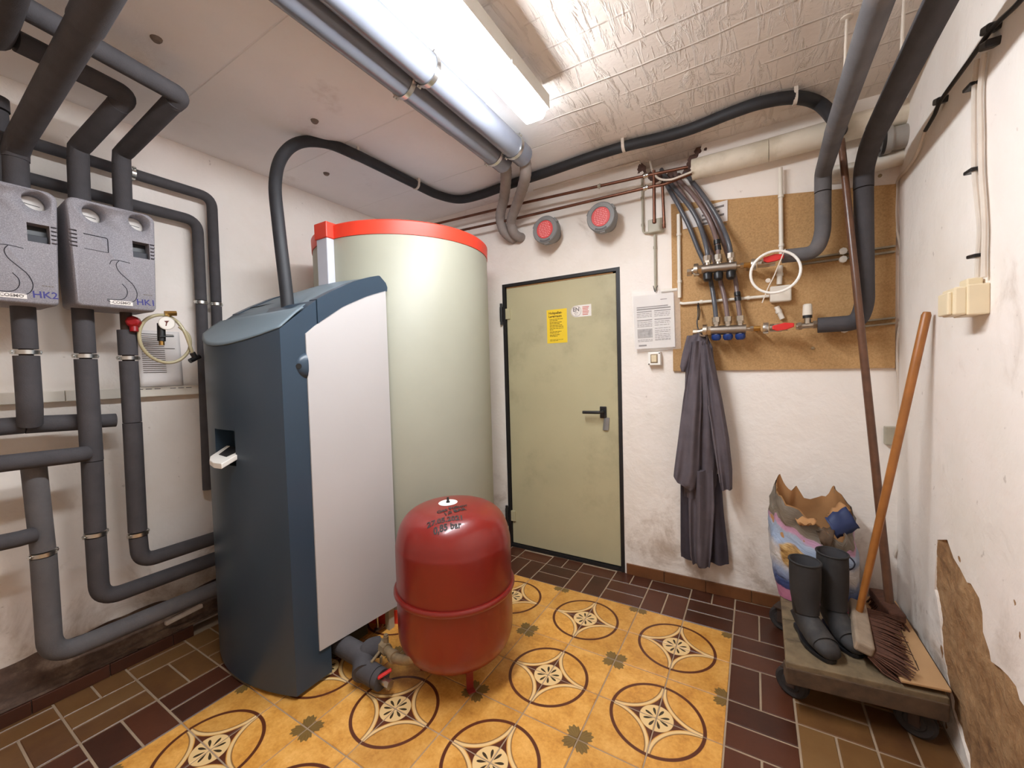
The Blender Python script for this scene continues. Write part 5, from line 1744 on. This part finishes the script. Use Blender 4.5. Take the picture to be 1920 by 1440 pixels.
build(G().loft(dense(cloth(lg2, amp=.016, waves=5, ph=3.2, drift=.15))), 'trouser_leg', 'fabric_dark', ov, label='darker trouser leg behind, against the wall', sharp=80)
col_ = [((-0.328, 2.510, 1.535), (-0.261, 2.510, 1.543), .016, 0), ((-0.355, 2.510, 1.430), (-0.295, 2.510, 1.442), .018, 0), ((-0.367, 2.510, 1.360), (-0.319, 2.510, 1.352), .014, 0), ((-0.361, 2.510, 1.335), (-0.333, 2.510, 1.331), .010, 0)]
build(G().loft(dense(cloth(col_, amp=.005, waves=3, ph=.9))), 'collar', 'fabric', ov, sharp=80)
g = G().tube(spline([(-0.218, 2.472, 1.144), (-0.201, 2.472, 1.026), (-0.184, 2.478, 0.879), (-0.165, 2.488, 0.715)], 6), .0022, 6)
build(g, 'seam', 'seam', ov)
g = G().tube(spline([(-0.280, 2.600, 1.717), (-0.275, 2.570, 1.657), (-0.280, 2.560, 1.611), (-0.272, 2.540, 1.570), (-0.263, 2.530, 1.532)], 6), .0035, 8)
g.tube(spline([(-0.277, 2.600, 1.729), (-0.268, 2.590, 1.674), (-0.273, 2.575, 1.627)], 5), .003, 8)
single(g, 'wire_hook', 'black', 'black wire hook over the horizontal conduit holding the overalls', 'hook')
single(G().tube(spline([(-0.235, 2.520, 1.565), (-0.223, 2.510, 1.510), (-0.232, 2.510, 1.463), (-0.216, 2.510, 1.451)], 5), .005, 8), 'key_clip', 'castiron', 'small rusty clip dangling from the left end of the lower manifold', 'clip')

# ------------------------------------------------------------------ right wall cables and socket
so = thing('socket_box', 'cream surface-mounted socket box on the right wall', 'socket', (0.570, 1.759, 1.552))
a, b = (0.600, 1.772, 1.494), (0.600, 2.009, 1.519)
p0, p1 = (0.600, 1.759, 1.600), (0.600, 1.956, 1.621)
yA, yB_ = min(p0[1], a[1]), max(p1[1], 0) + .0
z0_, z1_ = (0.600, 1.763, 1.497)[2], (0.600, 1.759, 1.589)[2]
build(G().box((XR - .048, yA, z0_), (XR, yA + .105, z1_)), 'box', 'cream', so, bevel=.004)
build(G().box((XR - .075, yA + .004, z0_ + .003), (XR - .046, yA + .100, z1_ - .004)), 'cover', 'cream', so, bevel=.005)
build(G().box((XR - .086, yA + .016, z0_ + .006), (XR - .074, yA + .094, z1_ - .016)), 'flap', 'cream', so, bevel=.004)
build(G().box((XR - .040, yA + .030, z1_ - .002), (XR - .005, yA + .085, z1_ + .022)), 'cable_gland', 'cream', so, bevel=.004)
for k, (dx) in enumerate((0, 1)):
    off = 10 * dx
    pts = [(0.588, 1.827, 2.274), (0.588, 1.843, 2.199), (0.588, 1.843, 2.078), (0.588, 1.836, 1.945), (0.588, 1.815, 1.841), (0.588, 1.796, 1.755), (0.588, 1.804, 1.681), (0.588, 1.809, 1.614)] if dx == 0 else \
          [(0.588, 1.780, 2.263), (0.588, 1.804, 2.177), (0.588, 1.798, 2.056), (0.588, 1.791, 1.927), (0.588, 1.775, 1.828), (0.588, 1.766, 1.747), (0.588, 1.767, 1.672), (0.588, 1.765, 1.606)]
    single(G().tube(spline(pts, 6), .0065, 8), 'cable', 'cable', 'left white cable of the pair dropping to the cream socket' if dx == 0 else 'right white cable of the pair dropping to the cream socket', 'cable', group='twin cables above the socket')
for p, lab in (((0.600, 1.862, 2.214), 'uppermost'), ((0.600, 1.848, 1.950), 'middle'), ((0.600, 1.820, 1.681), 'lowest')):
    single(G().obox(V(p) + V((-.012, 0, 0)), (.026, .055, .011), (1, 0, 0), (0, 1, .10), (0, -.10, 1)), 'cable_clip', 'black', lab + ' black clip holding the twin cables above the socket', 'clip', group='black clips on the twin cables', bevel=.003)
single(G().tube(spline([(0.580, 1.470, 2.259), (0.580, 1.579, 2.263), (0.580, 1.708, 2.290), (0.580, 1.845, 2.291), (0.580, 2.074, 2.292), (0.582, 2.146, 2.276), (0.584, 2.246, 2.266)], 6), .0068, 8), 'cable', 'black', 'dark cable rising along the right wall towards the ceiling', 'cable')
for p, lab in (((0.588, 1.738, 2.307), 'upper black clip on the dark cable high on the right wall'), ((0.588, 1.743, 2.266), 'black clip just below the upper one where the twin cables start'), ((0.588, 2.103, 2.303), 'lower black clip on the dark cable on the right wall')):
    single(G().obox(p, (.036, .05, .022), (1, 0, 0), (0, 1, .35), (0, -.35, 1)), 'cable_clip', 'black', lab, 'clip', bevel=.005)
single(G().tube(spline([(0.586, 2.254, 2.269), (0.588, 2.365, 2.223), (0.590, 2.498, 2.215), (0.595, 2.636, 2.226), (0.586, 2.638, 2.167), (0.585, 2.638, 2.027), (0.606, 2.638, 1.849), (0.604, 2.638, 1.583), (0.593, 2.638, 1.430), (0.598, 2.638, 1.250), (0.606, 2.638, 1.043)], 6), .0065, 8), 'cable', 'cable', 'white cable snaking down the right corner to the small grey box', 'cable')
jb3 = thing('junction_box', 'small grey junction box in the right corner behind the orange broom handle', 'junction box', (0.586, 2.630, 1.004))
a, b = (0.547, 2.650, 0.954), (0.632, 2.650, 1.043)
build(G().box((a[0], YB - .035, a[2]), (min(b[0], XR - .003), YB, b[2])), 'lid', 'oldgrey', jb3, bevel=.004)
single(G().tube(spline([(0.603, 2.638, 0.960), (0.607, 2.638, 0.848), (0.612, 2.638, 0.718), (0.631, 2.638, 0.629), (0.620, 2.638, 0.522), (0.586, 2.638, 0.404)], 6), .0055, 8), 'cable', 'cable', 'loose white cable hanging below the small grey corner box', 'cable')
# cables running along the ceiling edge
for k in range(3):
    single(G().tube(spline([(XR - .02 - .03 * k, -.5, ZC - .012), (XR - .02 - .03 * k, 1.0, ZC - .014), (XR - .018 - .022 * k, 1.8, ZC - .03 - .01 * k), (XR - .016 - .012 * k, 2.25, ZC - .07 - .012 * k), (XR - .03 - .02 * k, 2.5, ZC - .11 - .02 * k), (XR - .06 - .06 * k, 2.64, ZC - .13 - .02 * k)], 6), .0065, 8),
           'cable', 'cable', ('white cable tight in the angle of right wall and ceiling', 'second white cable beside the wall and ceiling angle', 'outermost white cable near the wall and ceiling angle')[k], 'cable')

# ------------------------------------------------------------------ cart
cart = thing('platform_cart', 'worn wooden platform cart on four wheels in the right corner', 'cart', (.34, 2.2, 0))
cc = [V((.100, 1.858, 0)), V((.572, 1.915, 0)), V((.572, 2.575, 0)), (V((.110, 2.50, 0)))]
fx, fy = (cc[1] - cc[0]).normalized(), V((-.05, 1, 0)).normalized()
npl = 4
for i in range(npl):
    a0, a1 = i / npl, (i + 1) / npl
    def q(s_, t): return (cc[0].lerp(cc[1], t)).lerp(cc[3].lerp(cc[2], t), s_)
    e = .004
    pa = [q(a0 + e, 0), q(a0 + e, 1), q(a1 - e, 1), q(a1 - e, 0)]
    build(G().prism([(p.x, p.y, .162) for p in pa], (0, 0, .038 - .002 * (i % 2))), 'deck_plank', 'cartwood', cart, bevel=.005)
d01 = (cc[1] - cc[0]).normalized()
nrm = V((-d01.y, d01.x, 0))
build(G().prism([tuple(p + V((0, 0, .118))) for p in (cc[0] - nrm * .004 , cc[1] - nrm * .004, cc[1] + nrm * .05, cc[0] + nrm * .05)], (0, 0, .062)), 'frame_beam', 'cartside', cart, bevel=.006)
build(G().prism([tuple(p + V((0, 0, .118))) for p in (cc[3] - V((0, .05, 0)), cc[2] - V((0, .05, 0)), cc[2], cc[3])], (0, 0, .044)), 'frame_beam', 'cartside', cart, bevel=.006)
for x, y in ((.128, 1.965), (.498, 1.965), (.118, 2.44), (.515, 2.50)):
    w_ = build(G().lathe([(.0, -.018), (.030, -.018), (.034, -.014), (.050, -.017), (.059, -.010), (.060, 0), (.059, .010), (.050, .017), (.034, .014), (.030, .018), (0, .018)], (x, y, .060), (-.42, -.90, 0), 28), 'wheel', 'wheel', cart, sharp=30)
    build(G().lathe([(0, -.023), (.010, -.023), (.018, -.018), (.018, .018), (.010, .023), (0, .023)], (x, y, .060), (-.42, -.90, 0), 14), 'hub', 'castiron', w_)
    g = G()
    axw = V((-.42, -.90, 0)).normalized()
    for s_ in (-1, 1):
        g.obox(V((x, y, .085)) + axw * s_ * .024, (.004, .03, .075), axw, axw.cross(V((0, 0, 1))))
    g.obox((x, y, .122), (.07, .06, .006), axw, axw.cross(V((0, 0, 1))))
    build(g, 'caster_fork', 'castiron', cart)

# cardboard sheet on the cart
pc = [(0.545, 2.589, 0.206), (0.597, 2.581, 0.206), (0.578, 1.963, 0.216), (0.473, 1.962, 0.212)]
cs = thing('cardboard_sheet', 'flat piece of brown cardboard lying on the cart against the right wall', 'cardboard', pc[0])
poly = [V((.40, 2.54, .2065)), V((.575, 2.56, .2065)), V((.578, 1.925, .2165)), V((.445, 1.905, .2165))]
build(G().prism(poly, (0, 0, .009)), 'sheet', 'cardboard', cs, bevel=.002)
g = G()
g.tube([(.535, 2.40, .2190), (.515, 2.0, .2255)], .0012, 5)
g.tube([(.515, 2.0, .2255), (.52, 2.06, .2245)], .0012, 5)
build(g, 'crease', 'castiron', cs)


# ------------------------------------------------------------------ rubber boots
def boot(label, heel, toe, sh_top, mirror):
    h, t_, s_ = V(heel), V(toe), V(sh_top)
    f = (t_ - h)
    f.z = 0
    L_ = f.length
    f.normalize()
    sd = V((-f.y, f.x, 0))
    t = thing('rubber_boot', label, 'boot', tuple(h), 'pair of rubber boots on the cart')
    z0_ = h.z
    ank = h + f * .055
    # centre line from top of the shaft down, round the heel and forward to the toe
    ctr = [(s_, V((0, 0, 1)), .060, .056), (s_.lerp(ank + V((0, 0, .12)), .3), V((0, 0, 1)), .061, .056), (s_.lerp(ank + V((0, 0, .12)), .65), V((0, 0, 1)), .059, .054), (ank + V((0, 0, .15)), V((.0, 0, 1)), .055, .048),
           (ank + V((0, 0, .105)) + f * .006, (V((0, 0, 1)) - f * .25), .058, .044)]
    rings = []
    n = 26
    for c, d, ra, rb in ctr:
        d = V(d).normalized()
        ff = (f - d * f.dot(d)).normalized()
        rings.append([c + ff * ra * math.cos(2 * PI * j / n) + sd * rb * math.sin(2 * PI * j / n) for j in range(n)])
    # foot: rings turned progressively to face forward
    for k, (fo, hh, ra, rb, tilt) in enumerate(((.040, .082, .064, .043, .45), (.066, .066, .060, .043, .80), (.102, .052, .050, .045, 1.2), (.150, .040, .040, .050, 1.5), (.195, .036, .035, .048, 1.57), (L_ - .050, .034, .032, .046, 1.57), (L_ - .026, .031, .028, .041, 1.57), (L_ - .010, .027, .022, .032, 1.57), (L_ - .003, .024, .012, .018, 1.57))):
        c = h + f * fo + V((0, 0, hh + .012))
        d = (V((0, 0, 1)) * math.cos(tilt) - f * math.sin(tilt)).normalized()
        ff = (f * math.cos(tilt) + V((0, 0, 1)) * math.sin(tilt)).normalized()
        rings.append([V((p.x, p.y, max(p.z, z0_ + .012))) for p in [c + ff * ra * math.cos(2 * PI * j / n) + sd * rb * math.sin(2 * PI * j / n) for j in range(n)]])
    g = G().loft(rings, True, False, True)
    b = build(g, 'boot_upper', 'boot', t, sharp=80)
    # inside of the shaft
    inner = []
    for c, d, ra, rb in ctr[:4]:
        inner.append([c + f * (ra - .004) * math.cos(2 * PI * j / n) + sd * (rb - .004) * math.sin(2 * PI * j / n) for j in range(n)])
    top = rings[0]
    g = G().loft([top, inner[0]], True, False, False)
    g.loft([[p - V((0, 0, .001)) for p in inner[0]]] + inner[1:], True, False, True)
    build(g, 'lining', 'boot_in', t, sharp=80, fix=False)
    out = []
    for j in range(24):
        a = 2 * PI * j / 24
        u = (math.cos(a) + 1) / 2
        wv = .034 + .016 * math.sin(min(1, max(0, (u - .3) / .7)) * PI) - .004 * (u < .3)
        out.append(h + f * (-.012 + (L_ + .004) * u) + sd * wv * math.copysign(abs(math.sin(a)) ** .55, math.sin(a)))
    build(G().prism([V((p.x, p.y, z0_ + .001)) for p in out], (0, 0, .016)), 'sole', 'black', t, bevel=.003)
    ringt = [p for p in rings[0]]
    build(G().tube(ringt + [ringt[0]], .0042, 8, caps=False), 'top_rim', 'boot', t)
    return t


boot('left dusty black rubber boot of the pair on the cart', (.160, 2.135, .2005), (.256, 1.915, .2005), (.182, 2.10, .518), False)
boot('right dusty black rubber boot of the pair, next to the broom', (.270, 2.225, .2005), (.348, 2.000, .2005), (.288, 2.20, .535), True)

# ------------------------------------------------------------------ paper sack
bag = thing('paper_sack', 'torn open printed blue and pink paper sack standing on the cart', 'sack', (.25, 2.41, .20))
n = 60
rows = 26
ctop = V((.258, 2.43, 0))


def sack_pt(j, v, inner=0.0):
    t = 2 * PI * j / n
    lean = -.02 * math.sin(v * 2.2)
    rx = .158 + .028 * math.sin(v * 3.0) - .01 * v
    ry = .082 + .030 * math.sin(v * 2.6)
    e, f = math.cos(t), math.sin(t)
    x = ctop.x + lean + (rx - inner) * (abs(e) ** .75) * (1 if e > 0 else -1)
    y = ctop.y - .005 + (ry - inner) * (abs(f) ** .75) * (1 if f > 0 else -1)
    # rim height: high at left front and at the back, torn low in front
    rim = .36 + .12 * max(0, -e) ** 1.5 + .06 * max(0, f) + .035 * noise.noise(V((t * 1.7, 2.2, 0))) * 2 + .03 * noise.noise(V((t * 4.5, 7.2, 0))) - .06 * max(0, -f) * max(0, e + .3) + .08 * max(0, e) * max(0, f)
    z = .2015 + (rim + .06) * v
    cr_ = .016 * noise.fractal(V((x * 9, y * 9, z * 8)), .8, 2, 4) * min(1, v * 3) * (1.2 if v > .5 else .7)
    fold = .022 * max(0, v - .55) * math.sin(t * 5 + v * 7)
    x += (cr_ + fold) * e
    y += (cr_ + fold) * f
    return V((x, min(y, YB - .01), z))


g = G()
for i in range(rows + 1):
    for j in range(n):
        g.uv[len(g.v)] = (j / n, i / rows)
        g.v.append(tuple(sack_pt(j, i / rows)))
for i in range(rows):
    for j in range(n):
        a, b = i * n + j, i * n + (j + 1) % n
        g.f.append((a, b, b + n, a + n)); g.sm.append(True)
g.f.append(tuple(reversed(range(n)))); g.sm.append(False)
build(g, 'outer_paper', 'sack', bag, sharp=60)
g = G()
rings = [[sack_pt(j, v, .006) + V((0, 0, .004 if v > .95 else 0)) for j in range(n)] for v in (1.0, .9, .8, .7, .6, .45, .3)]
g.loft(rings, True, False, True)
build(g, 'inner_paper', 'kraft', bag, sharp=60, fix=False)


def flap(pts, name, m):
    """a torn flap folded outward, from four corner points"""
    a, b, c, d = [V(p) for p in pts]
    g = G().grid(lambda u, v: a.lerp(b, u).lerp(d.lerp(c, u), v) + V((0, -.02 * math.sin(v * PI), .012 * noise.noise(V((u * 4, v * 4, len(name)))))), 8, 6)
    for i in range(9):
        for j in range(7):
            g.uv[i * 7 + j] = (.5 + .3 * i / 8, .86 - .3 * j / 6)
    o = build(g, name, m, bag, fix=False)
    md = o.modifiers.new('solid', 'SOLIDIFY'); md.thickness = .002
    return o


flap([(0.156, 2.350, 0.633), (0.251, 2.350, 0.625), (0.232, 2.320, 0.607), (0.183, 2.320, 0.593)], 'torn_flap', 'kraft')
flap([(0.281, 2.360, 0.637), (0.365, 2.400, 0.688), (0.412, 2.380, 0.602), (0.325, 2.340, 0.551)], 'torn_flap', 'blueprint_dark')
flap([(0.296, 2.420, 0.633), (0.354, 2.460, 0.694), (0.391, 2.420, 0.666), (0.323, 2.380, 0.642)], 'torn_flap', 'kraft')
flap([(0.246, 2.340, 0.574), (0.319, 2.350, 0.609), (0.294, 2.310, 0.507), (0.263, 2.310, 0.525)], 'torn_flap', 'cartside')

# ------------------------------------------------------------------ brooms
br1 = thing('broom', 'tall dark wooden broom leaning in the right corner', 'broom', (.50, 2.36, .21))
h0, h1 = V((.512, 2.37, .30)), V((0.359, 2.490, 2.413))
hd = (h1 - h0).normalized()
build(G().tube([h0 - hd * .06, h0 + hd * .5, h0 + hd * 1.4, h1], [.0165, .0165, .0155, .0145], 14), 'broom_handle', 'handle_dark', br1)
hb = V((.505, 2.38, .262))
bd1 = V((-.12, .99, 0)).normalized()
build(G().obox(hb + V((0, 0, .008)), (.06, .22, .04), bd1.cross(V((0, 0, 1))), bd1), 'broom_head', 'bristle', br1, bevel=.008)


def bristles(parent, c, along, across, down, length, ln, wd, rows, cols, spread, seed, m='bristle'):
    rnd = random.Random(seed)
    g = G()
    c, along, across, down = V(c), V(along).normalized(), V(across).normalized(), V(down).normalized()
    for i in range(cols):
        for j in range(rows):
            u, v = (i + .5) / cols - .5, (j + .5) / rows - .5
            p = c + along * u * ln + across * v * wd
            tip = p + down * length * rnd.uniform(.88, 1.05) + along * (u * spread + rnd.uniform(-.008, .008)) + across * (v * spread * 1.2 + rnd.uniform(-.008, .008))
            mid = p.lerp(tip, .5) + across * v * .01
            tip.z = max(tip.z, .2025 if .09 < tip.x < .58 else .0)
            g.tube([p, mid, tip], [.0035, .0035, .0018], 4)
    o = build(g, 'bristles', m, parent)
    o['kind'] = 'stuff'
    return o


bristles(br1, hb - V((0, 0, .012)), bd1, bd1.cross(V((0, 0, 1))), (0, 0, -1), .05, .21, .05, 6, 20, .03, 3)

br2 = thing('broom', 'broom with orange varnished handle and worn wooden head on the cart', 'broom', (.42, 2.15, .21))
t0, t1 = V((0.373, 2.171, 0.305)), V((0.575, 2.178, 1.549))
hd = (t1 - t0).normalized()
build(G().tube([t0, t0 + hd * .4, t0 + hd * 1.0, t1 - hd * .012, t1], [.0125, .0145, .0150, .0150, .011], 16), 'broom_handle', 'handle_orange', br2)
ba, bb_ = V((0.382, 2.265, 0.300)), V((0.350, 1.939, 0.285))
al = (bb_ - ba).normalized()
ac = V((.95, .20, -.22)).normalized()
ac = (ac - al * ac.dot(al)).normalized()
nn = ac.cross(al)
if nn.z < 0:
    nn = -nn
blk = build(G().obox((ba + bb_) / 2, ((bb_ - ba).length, .058, .042), al, ac, nn), 'broom_head', 'brush_block', br2, bevel=.010, seg=3)
dn = (V((.86, -.06, -.42))).normalized()
bristles(br2, (ba + bb_) / 2 + dn * .022 - nn * .008, al, al.cross(dn), dn, .115, (bb_ - ba).length * .96, .036, 8, 34, .05, 5)
